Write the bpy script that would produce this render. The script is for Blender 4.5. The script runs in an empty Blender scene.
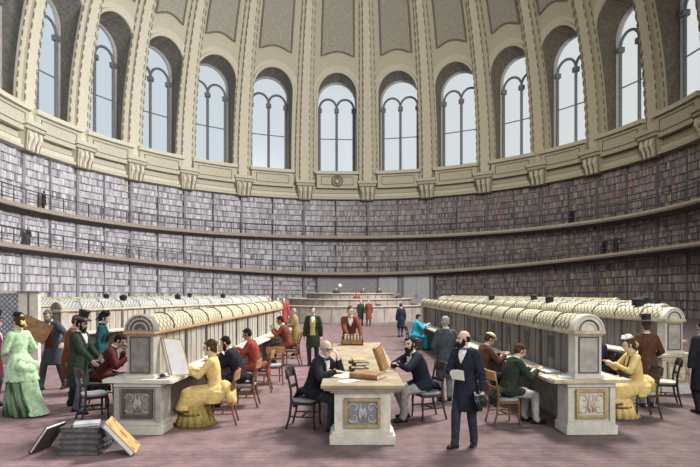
import bpy, bmesh, math, random
from mathutils import Vector, Matrix, Euler
V = Vector
PI = math.pi
random.seed(7)
scene = bpy.context.scene
COL = scene.collection
WORK = bpy.data.scenes.new('workbench')      # scratch scene for meshing, removed at the end
F, CX, CY, HC = 530.0, 350.0, 290.0, 2.35      # focal length and horizon read from the photograph, eye height


def link(o):
    COL.objects.link(o)
    return o


def tag(o, label=None, cat=None, group=None, kind=None):
    if label: o['label'] = label
    if cat: o['category'] = cat
    if group: o['group'] = group
    if kind: o['kind'] = kind
    return o


def empty(name, loc=(0, 0, 0), rotz=0.0, label=None, cat=None, group=None, kind=None):
    o = bpy.data.objects.new(name, None)
    o.empty_display_size = 0.2
    link(o)
    o.location = loc
    o.rotation_euler = (0, 0, rotz)
    return tag(o, label, cat, group, kind)


def copy_tree(o, parent=None):
    c = o.copy()
    link(c)
    if parent is not None:
        c.parent = parent
        c.matrix_parent_inverse = o.matrix_parent_inverse.copy()
    for ch in list(o.children):
        copy_tree(ch, c)
    return c


# ---------------------------------------------------------------- materials
MATS = {}


def mat(name, col, rough=0.75, var=0.18, scale=6.0, dark=None, stretch=(1, 1, 1), grain=0.0, spec=0.2, metal=0.0):
    """Plain surface with two octaves of procedural mottling (engraved-paper look)."""
    if name in MATS: return MATS[name]
    m = bpy.data.materials.new(name)
    m.use_nodes = True
    nt = m.node_tree
    b = nt.nodes['Principled BSDF']
    b.inputs['Roughness'].default_value = rough
    b.inputs['Metallic'].default_value = metal
    b.inputs['Specular IOR Level'].default_value = spec
    tc = nt.nodes.new('ShaderNodeTexCoord')
    mp = nt.nodes.new('ShaderNodeMapping')
    mp.inputs['Scale'].default_value = stretch
    nt.links.new(tc.outputs['Object'], mp.inputs['Vector'])
    n1 = nt.nodes.new('ShaderNodeTexNoise')
    n1.inputs['Scale'].default_value = scale
    n1.inputs['Detail'].default_value = 6
    n1.inputs['Roughness'].default_value = 0.7
    nt.links.new(mp.outputs[0], n1.inputs['Vector'])
    r = nt.nodes.new('ShaderNodeValToRGB')
    c = V(col)
    d = V(dark) if dark else c * (1 - var * 2.0)
    l = c * (1 + var)
    r.color_ramp.elements[0].position = 0.32
    r.color_ramp.elements[1].position = 0.68
    r.color_ramp.elements[0].color = (max(d.x, 0), max(d.y, 0), max(d.z, 0), 1)
    r.color_ramp.elements[1].color = (min(l.x, 1), min(l.y, 1), min(l.z, 1), 1)
    nt.links.new(n1.outputs['Fac'], r.inputs['Fac'])
    nt.links.new(r.outputs['Color'], b.inputs['Base Color'])
    MATS[name] = m
    return m


def add_lines(m, axis='z', freq=8.0, amount=0.35, uv=False):
    """Fine engraved hatch lines laid over a material."""
    nt = m.node_tree
    b = nt.nodes['Principled BSDF']
    src = b.inputs['Base Color'].links[0].from_socket
    tc = [n for n in nt.nodes if n.type == 'TEX_COORD'][0]
    w = nt.nodes.new('ShaderNodeTexWave')
    w.wave_type = 'BANDS'
    w.bands_direction = axis.upper()
    w.inputs['Scale'].default_value = freq
    w.inputs['Distortion'].default_value = 1.2
    w.inputs['Detail'].default_value = 2
    w.inputs['Detail Scale'].default_value = 3
    nt.links.new(tc.outputs['UV' if uv else 'Object'], w.inputs['Vector'])
    mr = nt.nodes.new('ShaderNodeMapRange')
    mr.inputs['From Min'].default_value = 0.0
    mr.inputs['From Max'].default_value = 0.6
    mr.inputs['To Min'].default_value = 1 - amount
    mr.inputs['To Max'].default_value = 1.0
    nt.links.new(w.outputs['Fac'], mr.inputs['Value'])
    mx = nt.nodes.new('ShaderNodeMix')
    mx.data_type = 'RGBA'
    mx.blend_type = 'MULTIPLY'
    mx.inputs['Factor'].default_value = 1.0
    nt.links.new(src, mx.inputs[6])
    nt.links.new(mr.outputs[0], mx.inputs[7])
    nt.links.new(mx.outputs[2], b.inputs['Base Color'])
    return m


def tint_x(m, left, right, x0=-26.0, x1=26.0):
    """Left-right tint: hand-colouring, with the brighter left and dimmer, browner right painted in."""
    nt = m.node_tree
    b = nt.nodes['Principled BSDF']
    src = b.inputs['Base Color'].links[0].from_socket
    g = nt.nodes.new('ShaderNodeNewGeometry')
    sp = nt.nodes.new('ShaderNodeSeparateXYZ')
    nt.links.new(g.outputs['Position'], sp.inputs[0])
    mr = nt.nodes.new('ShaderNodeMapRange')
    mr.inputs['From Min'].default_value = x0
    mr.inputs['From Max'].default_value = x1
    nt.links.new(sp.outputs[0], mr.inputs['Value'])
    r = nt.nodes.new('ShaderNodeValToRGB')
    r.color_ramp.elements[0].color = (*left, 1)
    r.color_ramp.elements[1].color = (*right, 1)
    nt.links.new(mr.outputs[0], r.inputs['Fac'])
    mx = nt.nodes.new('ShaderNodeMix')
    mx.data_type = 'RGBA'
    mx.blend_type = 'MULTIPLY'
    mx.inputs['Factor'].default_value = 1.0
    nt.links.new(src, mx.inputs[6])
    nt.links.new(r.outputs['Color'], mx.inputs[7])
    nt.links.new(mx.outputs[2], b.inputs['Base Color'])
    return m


def attr_mat(name, rough=0.8):
    """Colour comes from the per-book colour attribute, mottled by noise."""
    m = bpy.data.materials.new(name)
    m.use_nodes = True
    nt = m.node_tree
    b = nt.nodes['Principled BSDF']
    b.inputs['Roughness'].default_value = rough
    b.inputs['Specular IOR Level'].default_value = 0.15
    a = nt.nodes.new('ShaderNodeAttribute')
    a.attribute_name = 'tone'
    n = nt.nodes.new('ShaderNodeTexNoise')
    n.inputs['Scale'].default_value = 3.0
    n.inputs['Detail'].default_value = 4
    tc = nt.nodes.new('ShaderNodeTexCoord')
    nt.links.new(tc.outputs['Object'], n.inputs['Vector'])
    mr = nt.nodes.new('ShaderNodeMapRange')
    mr.inputs['From Min'].default_value = 0.3
    mr.inputs['From Max'].default_value = 0.7
    mr.inputs['To Min'].default_value = 0.8
    mr.inputs['To Max'].default_value = 1.12
    nt.links.new(n.outputs['Fac'], mr.inputs['Value'])
    mx = nt.nodes.new('ShaderNodeMix')
    mx.data_type = 'RGBA'
    mx.blend_type = 'MULTIPLY'
    mx.inputs['Factor'].default_value = 1.0
    nt.links.new(a.outputs['Color'], mx.inputs[6])
    nt.links.new(mr.outputs[0], mx.inputs[7])
    nt.links.new(mx.outputs[2], b.inputs['Base Color'])
    return m


def lattice_mat(name, col, line, pitch=0.16, width=0.26):
    """Diamond wire lattice from UV metres: dark crossing wires over pale paper-coloured backing."""
    m = bpy.data.materials.new(name)
    m.use_nodes = True
    nt = m.node_tree
    b = nt.nodes['Principled BSDF']
    b.inputs['Roughness'].default_value = 0.8
    b.inputs['Specular IOR Level'].default_value = 0.1
    uv = nt.nodes.new('ShaderNodeUVMap')
    sp = nt.nodes.new('ShaderNodeSeparateXYZ')
    nt.links.new(uv.outputs[0], sp.inputs[0])

    def math_(op, a, bb=None):
        n = nt.nodes.new('ShaderNodeMath')
        n.operation = op
        for i, s in enumerate((a, bb)):
            if s is None: continue
            if isinstance(s, (int, float)): n.inputs[i].default_value = s
            else: nt.links.new(s, n.inputs[i])
        return n.outputs[0]
    p = math_('ADD', sp.outputs[0], sp.outputs[1])
    q = math_('SUBTRACT', sp.outputs[0], sp.outputs[1])
    fp = math_('FRACT', math_('DIVIDE', p, pitch))
    fq = math_('FRACT', math_('DIVIDE', q, pitch))
    lp = math_('LESS_THAN', fp, width)
    lq = math_('LESS_THAN', fq, width)
    mx_ = math_('MAXIMUM', lp, lq)
    n = nt.nodes.new('ShaderNodeTexNoise')
    n.inputs['Scale'].default_value = 2.2
    nt.links.new(uv.outputs[0], n.inputs['Vector'])
    r = nt.nodes.new('ShaderNodeValToRGB')
    r.color_ramp.elements[0].position = 0.35
    r.color_ramp.elements[1].position = 0.65
    r.color_ramp.elements[0].color = (*[c * 0.72 for c in col], 1)
    r.color_ramp.elements[1].color = (*col, 1)
    nt.links.new(n.outputs['Fac'], r.inputs['Fac'])
    mx = nt.nodes.new('ShaderNodeMix')
    mx.data_type = 'RGBA'
    nt.links.new(mx_, mx.inputs['Factor'])
    nt.links.new(r.outputs['Color'], mx.inputs[6])
    mx.inputs[7].default_value = (*line, 1)
    nt.links.new(mx.outputs[2], b.inputs['Base Color'])
    return m


# ---------------------------------------------------------------- mesh builder
class MB:
    def __init__(self):
        self.v, self.f, self.mi, self.uv, self.tone = [], [], [], [], []
        self.cur = 0
        self.curtone = None

    def face(self, idx, uv=None):
        self.f.append(tuple(idx))
        self.mi.append(self.cur)
        self.uv.append(uv)
        self.tone.append(self.curtone)

    def add(self, vs, fs, M=None):
        o = len(self.v)
        for p in vs:
            p = V(p)
            self.v.append(M @ p if M is not None else p)
        for f in fs:
            self.face([i + o for i in f])

    def box(self, c, s, M=None, R=None):
        x, y, z = s[0] / 2, s[1] / 2, s[2] / 2
        ps = [V((i * x, j * y, k * z)) for k in (-1, 1) for j in (-1, 1) for i in (-1, 1)]
        if R is not None: ps = [R @ p for p in ps]
        ps = [p + V(c) for p in ps]
        self.add(ps, [(0, 2, 3, 1), (4, 5, 7, 6), (0, 1, 5, 4), (2, 6, 7, 3), (0, 4, 6, 2), (1, 3, 7, 5)], M)
        return self

    def bar(self, a, b, w, t=None, up=(0, 0, 1)):
        """Rectangular bar between two points."""
        a, b = V(a), V(b)
        t = t or w
        d = (b - a).normalized()
        u = V(up)
        if abs(d.dot(u)) > 0.98: u = V((0, 1, 0))
        s = d.cross(u).normalized()
        u = s.cross(d).normalized()
        ps = [p + s * i * w / 2 + u * j * t / 2 for p in (a, b) for j in (-1, 1) for i in (-1, 1)]
        self.add(ps, [(0, 2, 3, 1), (4, 5, 7, 6), (0, 1, 5, 4), (2, 6, 7, 3), (0, 4, 6, 2), (1, 3, 7, 5)])
        return self

    def tube(self, pts, r, n=8, closed=False):
        pts = [V(p) for p in pts]
        rs = r if isinstance(r, (list, tuple)) else [r] * len(pts)
        rings = []
        prev = None
        for i, p in enumerate(pts):
            a = pts[i - 1] if i > 0 else (pts[-1] if closed else p)
            b = pts[(i + 1) % len(pts)] if (i < len(pts) - 1 or closed) else p
            d = (b - a).normalized()
            if prev is None:
                u = V((0, 0, 1)) if abs(d.z) < 0.9 else V((1, 0, 0))
                s = d.cross(u).normalized()
            else:
                s = (prev - d * prev.dot(d)).normalized()
            prev = s
            u = s.cross(d).normalized()
            rings.append((p, s * rs[i], u * rs[i]))
        self.loft(rings, n, cap=not closed, close=closed)
        return self

    def loft(self, rings, n=16, cap=True, close=False):
        """rings: (centre, axis a, axis b) ellipses"""
        o = len(self.v)
        m = len(rings)
        for c, a, b in rings:
            c, a, b = V(c), V(a), V(b)
            for k in range(n):
                t = 2 * PI * k / n
                self.v.append(c + a * math.cos(t) + b * math.sin(t))
        for i in range(m if close else m - 1):
            j = (i + 1) % m
            for k in range(n):
                l = (k + 1) % n
                self.face((o + i * n + k, o + i * n + l, o + j * n + l, o + j * n + k))
        if cap:
            self.face([o + k for k in range(n)][::-1])
            self.face([o + (m - 1) * n + k for k in range(n)])
        return self

    def lathe(self, prof, c=(0, 0, 0), n=20, M=None):
        """prof: (r, z) pairs, around z at c"""
        rings = [(V(c) + V((0, 0, z)), V((max(r, 1e-4), 0, 0)), V((0, max(r, 1e-4), 0))) for r, z in prof]
        if M is not None:
            R3 = M.to_3x3()
            rings = [(M @ a, R3 @ b, R3 @ d) for a, b, d in rings]
        return self.loft(rings, n)

    def ell(self, c, ax, ay, az, nu=14, nv=9):
        c, ax, ay, az = V(c), V(ax), V(ay), V(az)
        o = len(self.v)
        self.v.append(c - az)
        for i in range(1, nv):
            ph = -PI / 2 + PI * i / nv
            for k in range(nu):
                t = 2 * PI * k / nu
                self.v.append(c + (ax * math.cos(t) + ay * math.sin(t)) * math.cos(ph) + az * math.sin(ph))
        self.v.append(c + az)
        top = len(self.v) - 1
        for k in range(nu):
            l = (k + 1) % nu
            self.face((o, o + 1 + l, o + 1 + k))
            for i in range(nv - 2):
                a = o + 1 + i * nu
                self.face((a + k, a + l, a + nu + l, a + nu + k))
            a = o + 1 + (nv - 2) * nu
            self.face((a + k, a + l, top))
        return self

    def sph(self, c, r, nu=12, nv=8):
        return self.ell(c, (r, 0, 0), (0, r, 0), (0, 0, r), nu, nv)

    def cap_(self, a, b, ra, rb, n=12):
        """Tapered capsule."""
        a, b = V(a), V(b)
        d = b - a
        L = d.length
        if L < 1e-5:
            return self.sph(a, max(ra, rb))
        d = d / L
        u = V((0, 0, 1)) if abs(d.z) < 0.9 else V((1, 0, 0))
        s = d.cross(u).normalized()
        u = s.cross(d)
        rings = []
        for t in (-85, -55, -25, 0):
            t = math.radians(t)
            rings.append((a + d * ra * math.sin(t), s * ra * math.cos(t), u * ra * math.cos(t)))
        for t in (0, 25, 55, 85):
            t = math.radians(t)
            rings.append((b + d * rb * math.sin(t), s * rb * math.cos(t), u * rb * math.cos(t)))
        return self.loft(rings, n)

    def grid(self, fn, nu, nv, uvf=None):
        o = len(self.v)
        for j in range(nv + 1):
            for i in range(nu + 1):
                self.v.append(V(fn(i / nu, j / nv)))
        for j in range(nv):
            for i in range(nu):
                a = o + j * (nu + 1) + i
                uv = None
                if uvf:
                    uv = [uvf(x / nu, y / nv) for x, y in ((i, j), (i + 1, j), (i + 1, j + 1), (i, j + 1))]
                self.face((a, a + 1, a + nu + 2, a + nu + 1), uv)
        return self

    def mesh(self, name, mats):
        me = bpy.data.meshes.new(name)
        me.from_pydata([tuple(p) for p in self.v], [], self.f)
        mats = mats if isinstance(mats, (list, tuple)) else [mats]
        for m in mats: me.materials.append(m)
        for i, p in enumerate(me.polygons): p.material_index = self.mi[i]
        if any(u is not None for u in self.uv):
            lay = me.uv_layers.new(name='UVMap')
            for i, p in enumerate(me.polygons):
                if self.uv[i] is None: continue
                for k, li in enumerate(p.loop_indices):
                    lay.data[li].uv = self.uv[i][k]
        if any(t is not None for t in self.tone):
            at = me.color_attributes.new('tone', 'FLOAT_COLOR', 'CORNER')
            for i, p in enumerate(me.polygons):
                t = self.tone[i] or (0.4, 0.4, 0.4)
                for li in p.loop_indices: at.data[li].color = (*t, 1)
        return me

    def build(self, name, mats, parent=None, smooth=False, bevel=0.0, fixn=True):
        me = self.mesh(name, mats)
        if fixn:
            bm = bmesh.new()
            bm.from_mesh(me)
            bmesh.ops.recalc_face_normals(bm, faces=bm.faces)
            if bevel:
                try:
                    bmesh.ops.bevel(bm, geom=list(bm.edges), offset=bevel, segments=1, affect='EDGES')
                except Exception:
                    pass
            bm.to_mesh(me)
            bm.free()
        if smooth:
            for p in me.polygons: p.use_smooth = True
        o = bpy.data.objects.new(name, me)
        link(o)
        if parent is not None: o.parent = parent
        return o

    def build_remesh(self, name, m, parent, voxel, smooth=2):
        """Union of the collected closed shapes as ONE continuous surface."""
        me = self.mesh(name + '_src', m)
        bm = bmesh.new()
        bm.from_mesh(me)
        bmesh.ops.recalc_face_normals(bm, faces=bm.faces)
        bm.to_mesh(me)
        bm.free()
        t = bpy.data.objects.new(name, me)
        WORK.collection.objects.link(t)
        r = t.modifiers.new('r', 'REMESH')
        r.mode = 'VOXEL'
        r.voxel_size = voxel
        r.use_smooth_shade = True
        if smooth:
            s = t.modifiers.new('s', 'SMOOTH')
            s.factor = 0.5
            s.iterations = smooth
        vl = WORK.view_layers[0]
        vl.update()
        ev = t.evaluated_get(vl.depsgraph)
        out = bpy.data.meshes.new_from_object(ev)
        t.modifiers.clear()
        WORK.collection.objects.unlink(t)
        link(t)
        t.data = out
        out.name = name
        out.materials.clear()
        out.materials.append(m)
        for p in out.polygons:
            p.use_smooth = True
            p.material_index = 0
        bpy.data.meshes.remove(me)
        if parent is not None: t.parent = parent
        return t


ORD = ['first', 'second', 'third', 'fourth', 'fifth', 'sixth', 'seventh', 'eighth', 'ninth', 'tenth',
       'eleventh', 'twelfth', 'thirteenth', 'fourteenth', 'fifteenth', 'sixteenth', 'seventeenth', 'eighteenth']


def fx(x, d): return (x - CX) / F * d           # pixel column at a depth -> metres


def dfloor(y): return F * HC / (y - CY)         # pixel row of a foot on the floor -> depth
# ================================================================ ROOM SHELL
R0, CDEP = 28.0, 42.0            # reading-room radius, depth of its centre


def pol(rho, th, z):              # point of the round room
    return V((rho * math.sin(th), CDEP + rho * math.cos(th), z))


def th_at(x, rho=R0):             # angle on the far wall that is seen at a pixel column
    lo, hi = -1.95, 1.95
    g = lambda t: CX + F * rho * math.sin(t) / (CDEP + rho * math.cos(t)) - x
    a, b = -1.6, 1.6
    for _ in range(60):
        m = (a + b) / 2
        if g(m) < 0: a = m
        else: b = m
    return (a + b) / 2


Z3 = 14.2
ZD = 16.5
def z_low(t): return 4.55 + 1.4 * math.sin(t) ** 2     # lower gallery (runs slightly uphill to the sides)
Z_UP = 9.25
def rho_z(z): return R0 if z < ZD else R0 * math.sqrt(max(0.0, 1 - ((z - ZD) / 38.0) ** 2))


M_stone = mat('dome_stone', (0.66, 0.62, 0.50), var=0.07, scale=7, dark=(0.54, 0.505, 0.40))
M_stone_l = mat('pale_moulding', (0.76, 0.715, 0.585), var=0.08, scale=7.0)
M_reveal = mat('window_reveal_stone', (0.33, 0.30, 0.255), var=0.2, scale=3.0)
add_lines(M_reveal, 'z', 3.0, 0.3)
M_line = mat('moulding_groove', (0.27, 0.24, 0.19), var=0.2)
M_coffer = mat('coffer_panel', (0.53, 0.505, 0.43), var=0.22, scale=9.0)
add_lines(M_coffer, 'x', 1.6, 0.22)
M_mullion = mat('window_mullion', (0.22, 0.21, 0.22), var=0.2)
M_winlight = mat('window_frame_paint', (0.52, 0.50, 0.46), var=0.15)
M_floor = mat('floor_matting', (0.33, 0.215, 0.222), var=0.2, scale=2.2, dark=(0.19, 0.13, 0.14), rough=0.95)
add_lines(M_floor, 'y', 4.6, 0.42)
tint_x(M_floor, (0.95, 0.93, 0.93), (0.50, 0.545, 0.51), -5.0, 4.5)  # dimmer right side of the floor painted into the matting colour
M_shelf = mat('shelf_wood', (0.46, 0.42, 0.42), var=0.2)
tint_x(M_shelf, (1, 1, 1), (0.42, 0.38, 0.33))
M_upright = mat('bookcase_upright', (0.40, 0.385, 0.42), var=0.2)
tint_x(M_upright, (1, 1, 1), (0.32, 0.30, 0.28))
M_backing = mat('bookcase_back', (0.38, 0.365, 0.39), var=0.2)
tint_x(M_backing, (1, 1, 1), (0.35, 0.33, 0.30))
M_gallery = mat('gallery_edge', (0.43, 0.35, 0.26), var=0.2)
M_gallery_d = mat('gallery_soffit_shade', (0.14, 0.12, 0.11), var=0.2)  # shadow under the gallery slabs put into this dark colour
M_rail = mat('gallery_railing', (0.08, 0.07, 0.075), var=0.2)

for _m in (M_stone, M_stone_l, M_coffer, M_reveal, M_line): tint_x(_m, (1.0, 1.0, 1.0), (0.54, 0.50, 0.42))  # dome stone darkened to the right in its colour
# pane: thin clear glass
M_pane = bpy.data.materials.new('window_glass')
M_pane.use_nodes = True
_nt = M_pane.node_tree
_nt.nodes.remove(_nt.nodes['Principled BSDF'])
_tr = _nt.nodes.new('ShaderNodeBsdfTransparent')
_tr.inputs['Color'].default_value = (0.93, 0.96, 1.0, 1)
_gl = _nt.nodes.new('ShaderNodeBsdfGlossy')
_gl.inputs['Roughness'].default_value = 0.25
_gl.inputs['Color'].default_value = (0.8, 0.85, 0.9, 1)
_mx = _nt.nodes.new('ShaderNodeMixShader')
_mx.inputs[0].default_value = 0.06
_nt.links.new(_tr.outputs[0], _mx.inputs[1])
_nt.links.new(_gl.outputs[0], _mx.inputs[2])
_nt.links.new(_mx.outputs[0], _nt.nodes['Material Output'].inputs['Surface'])

# floor -------------------------------------------------------------
m = MB()
m.box((0, 34, -0.15), (76, 84, 0.3))
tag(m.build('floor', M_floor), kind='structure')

# wall behind the shelves --------------------------------------------
TH0, TH1 = math.radians(-146), math.radians(146)
m = MB()
def wall_fn(u, v): return pol(R0 + 0.55, TH0 + (TH1 - TH0) * u, v * (ZD + 0.2))
m.grid(wall_fn, 130, 4)
def wall_fn2(u, v): return pol(R0 + 0.95, TH0 + (TH1 - TH0) * u, v * (ZD + 0.2))
m.grid(wall_fn2, 130, 4)
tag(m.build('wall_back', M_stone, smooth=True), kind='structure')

# window centres (pixel columns of the openings) -> angles
WX = [50, 104, 157, 212, 271, 337, 399, 458, 516, 568, 628, 688]
WT = [th_at(x) for x in WX]
d0 = WT[1] - WT[0]
d9 = WT[-1] - WT[-2]
LIM = math.radians(141)
while WT[0] - d0 > -LIM: WT = [WT[0] - d0] + WT
while WT[-1] + d9 < LIM: WT = WT + [WT[-1] + d9]
NB = len(WT)
BND = [WT[0] - d0 / 2] + [(WT[i] + WT[i + 1]) / 2 for i in range(NB - 1)] + [WT[-1] + (WT[-1] - WT[-2]) / 2]
Z_SILL, Z_SPR, W_HALF = 17.75, 27.6, 2.62
Z_TOP = 50.0


def surf(th, z, off=0.0): return pol(rho_z(z) - off, th, z)


dome = MB()
for i in range(NB):
    tc, t0, t1 = WT[i], BND[i], BND[i + 1]
    hw = W_HALF / R0
    # hole outline and its matching outer rectangle, both in (theta, z)
    hole, outr = [], []
    NJ, NA = 12, 28
    zt = 33.0
    for k in range(NJ):                                   # left jamb, upward
        z = Z_SILL + (Z_SPR - Z_SILL) * k / NJ
        hole.append((tc - hw, z)); outr.append((t0, ZD + (Z_SPR - ZD) * k / NJ))
    for k in range(NA + 1):
        a = PI - PI * k / NA
        hole.append((tc + hw * math.cos(a), Z_SPR + W_HALF * math.sin(a)))
        s = k / NA
        if s < 0.25: outr.append((t0, Z_SPR + (zt - Z_SPR) * s / 0.25))
        elif s <= 0.75: outr.append((t0 + (t1 - t0) * (s - 0.25) / 0.5, zt))
        else: outr.append((t1, zt - (zt - Z_SPR) * (s - 0.75) / 0.25))
    for k in range(1, NJ + 1):
        z = Z_SPR + (Z_SILL - Z_SPR) * k / NJ
        hole.append((tc + hw, z)); outr.append((t1, Z_SPR + (ZD - Z_SPR) * k / NJ))
    n = len(hole)
    for k in range(1, 8):                                 # sill
        hole.append((tc + hw - 2 * hw * k / 8, Z_SILL)); outr.append((t1 + (t0 - t1) * k / 8, ZD))
    n = len(hole)
    NR = 4
    o = len(dome.v)
    for r in range(NR + 1):
        f = r / NR
        for (a, z), (b, y) in zip(hole, outr):
            dome.v.append(surf(a + (b - a) * f, z + (y - z) * f))
    dome.cur = 0
    for r in range(NR):
        for k in range(n):
            l = (k + 1) % n
            dome.face((o + r * n + k, o + r * n + l, o + (r + 1) * n + l, o + (r + 1) * n + k))
    # reveal, straight outwards to the glazing
    o = len(dome.v)
    for (a, z) in hole: dome.v.append(surf(a, z))
    for (a, z) in hole:
        dome.v.append(pol(R0 + 1.55, tc + (a - tc) * 0.97, z))
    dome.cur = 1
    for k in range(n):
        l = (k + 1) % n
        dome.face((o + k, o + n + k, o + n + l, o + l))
    dome.cur = 0
    # vault above
    dome.grid(lambda u, v, t0=t0, t1=t1: surf(t0 + (t1 - t0) * u, zt + (Z_TOP - zt) * v), 8, 14)
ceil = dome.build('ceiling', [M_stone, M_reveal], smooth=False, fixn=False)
tag(ceil, kind='structure')

# window surrounds, coffers, sill blocks -------------------------------
for i in range(NB):
    tc, t0, t1 = WT[i], BND[i], BND[i + 1]
    hw = W_HALF / R0
    root = empty('window_%d' % (i + 1), pol(R0 + 1.5, tc, Z_SILL), -tc, kind='structure')
    inv = Matrix.Rotation(tc, 4, 'Z') @ Matrix.Translation(-root.location)

    def tobuild(mb, name, ms, smooth=False):
        mb.v = [inv @ p for p in mb.v]
        return mb.build(name, ms, root, smooth)
    # archivolt ring + jamb moulding
    m = MB()
    prof = [(0.0, 0.0), (0.0, 0.16), (0.30, 0.22), (0.34, 0.10), (0.78, 0.12), (0.84, 0.0)]
    path = []
    for k in range(8): path.append((-1, 0, Z_SILL + (Z_SPR - Z_SILL) * k / 8))
    for k in range(25):
        a = PI - PI * k / 24
        path.append((math.cos(a), math.sin(a), None))
    for k in range(1, 9): path.append((1, 0, Z_SPR + (Z_SILL - Z_SPR) * k / 8))
    o = len(m.v)
    for (cx_, sy_, z) in path:
        for (e, h) in prof:
            r = W_HALF + e * (1.0 if z is None else 0.55)
            zz = z if z is not None else Z_SPR + r * sy_
            m.v.append(surf(tc + cx_ * r / R0, zz, h))
    q = len(prof)
    for k in range(len(path) - 1):
        for j in range(q - 1):
            m.cur = 1 if j == 2 else 0
            a = o + k * q + j
            m.face((a, a + 1, a + q + 1, a + q))
    tobuild(m, 'archivolt', [M_stone_l, M_line])
    # coffer panel above the arch, with its raised border
    m = MB()
    pw = (t1 - t0) * 0.27
    cb = lambda u: 32.0 + 0.6 * math.cos((u - 0.5) * PI)
    m.grid(lambda u, v: surf(tc + (u * 2 - 1) * pw, cb(u) + (Z_TOP - 1 - cb(u)) * v, 0.05), 10, 14)
    tobuild(m, 'coffer_panel', M_coffer)
    m = MB()
    edge = [surf(tc - pw, cb(0) + (Z_TOP - 1 - cb(0)) * (1 - v / 14), 0.1) for v in range(15)] + \
           [surf(tc + (u / 10 * 2 - 1) * pw, cb(u / 10), 0.1) for u in range(1, 10)] + \
           [surf(tc + pw, cb(1) + (Z_TOP - 1 - cb(1)) * (v / 14), 0.1) for v in range(15)]
    m.tube(edge, 0.11, 6)
    tobuild(m, 'coffer_border', M_line)
    # glazing: tracery of two round-headed lights, columns, bars, panes
    rg = R0 + 1.5
    wg = W_HALF * (rg / R0) * 0.985

    def gp(x, z, off=0.0):     # point on the flat window plane
        return pol(rg - off, tc, z) + V((math.cos(tc), -math.sin(tc), 0)) * x
    m = MB()
    outer = [gp(-wg, Z_SILL)] + [gp(-wg, Z_SILL + (Z_SPR - Z_SILL) * k / 6) for k in range(1, 6)] + \
            [gp(wg * math.cos(PI - PI * k / 20), Z_SPR + wg * math.sin(PI * k / 20)) for k in range(21)] + \
            [gp(wg, Z_SPR + (Z_SILL - Z_SPR) * k / 6) for k in range(1, 7)]
    m.tube(outer, 0.3, 6)
    m.bar(gp(-wg, Z_SILL + 0.1), gp(wg, Z_SILL + 0.1), 0.4, 0.35)
    tobuild(m, 'frame', M_winlight)
    zc = Z_SPR - 1.4
    for x in (-wg + 0.42, 0, wg - 0.42):
        m = MB()
        m.tube([gp(x, Z_SILL + 0.1, 0.1), gp(x, zc, 0.1)], 0.17, 8)
        m.bar(gp(x, Z_SILL + 0.05, 0.1), gp(x, Z_SILL + 0.55, 0.1), 0.55, 0.55, (1, 0, 0))
        m.bar(gp(x, zc, 0.1), gp(x, zc + 0.5, 0.1), 0.6, 0.6, (1, 0, 0))
        tobuild(m, 'column', M_mullion)
    m = MB()
    for s in (-1, 1):
        c0 = s * (wg - 0.42) / 2
        rr = (wg - 0.42) / 2
        m.tube([gp(c0 + rr * math.cos(PI - PI * k / 14), zc + 0.5 + rr * 1.1 * math.sin(PI * k / 14), 0.1) for k in range(15)], 0.15, 6)
    tobuild(m, 'tracery', M_mullion)
    m = MB()
    m.bar(gp(-wg + 0.4, Z_SILL + 4.9), gp(wg - 0.4, Z_SILL + 4.9), 0.1)
    tobuild(m, 'glazing_bar', M_mullion)
    m = MB()
    o = len(m.v)
    pts = [gp(-wg, Z_SILL, -0.05)] + [gp(wg * math.cos(PI - PI * k / 20), Z_SPR + wg * math.sin(PI * k / 20), -0.05) for k in range(21)] + [gp(wg, Z_SILL, -0.05)]
    m.add(pts, [tuple(range(len(pts)))])
    tobuild(m, 'pane', M_pane)
    # sill block with a panel (a wreath medallion under the middle window)
    m = MB()

    def arcbox(mm, ta, tb, za, zb, ra, rb, n=6):
        o = len(mm.v)
        for k in range(n + 1):
            t = ta + (tb - ta) * k / n
            for (r, z) in ((ra, za), (rb, za), (rb, zb), (ra, zb)): mm.v.append(pol(r, t, z))
        for k in range(n):
            for j in range(4):
                l = (j + 1) % 4
                mm.face((o + k * 4 + j, o + k * 4 + l, o + k * 4 + 4 + l, o + k * 4 + 4 + j))
        mm.face((o, o + 1, o + 2, o + 3)); mm.face((o + n * 4 + 3, o + n * 4 + 2, o + n * 4 + 1, o + n * 4))
    hb = (W_HALF + 0.12) / R0
    arcbox(m, tc - hb, tc + hb, 15.6, 17.4, R0 - 0.95, R0 + 0.1)
    m.cur = 1
    arcbox(m, tc - hb * 1.06, tc + hb * 1.06, 17.4, 17.78, R0 - 1.2, R0 + 1.6)
    m.cur = 2
    for (a, b, z0, z1) in ((-0.8, 0.8, 17.02, 17.1), (-0.8, 0.8, 16.0, 16.08), (-0.8, -0.775, 16.0, 17.1), (0.775, 0.8, 16.0, 17.1), (-1.0, 1.0, 17.3, 17.4)):
        arcbox(m, tc + hb * a, tc + hb * b, z0, z1, R0 - 1.0, R0 - 0.9)
    if abs(tc - th_at(337)) < 0.02:
        m.cur = 2
        for rr in (0.68, 0.36):
            c = pol(R0 - 1.02, tc, 16.55)
            ex = V((math.cos(tc), -math.sin(tc), 0))
            m.tube([c + ex * rr * math.cos(2 * PI * k / 20) + V((0, 0, rr * math.sin(2 * PI * k / 20))) for k in range(20)], 0.11, 6, closed=True)
    tobuild(m, 'sill_block', [M_stone, M_stone_l, M_line])

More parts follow.
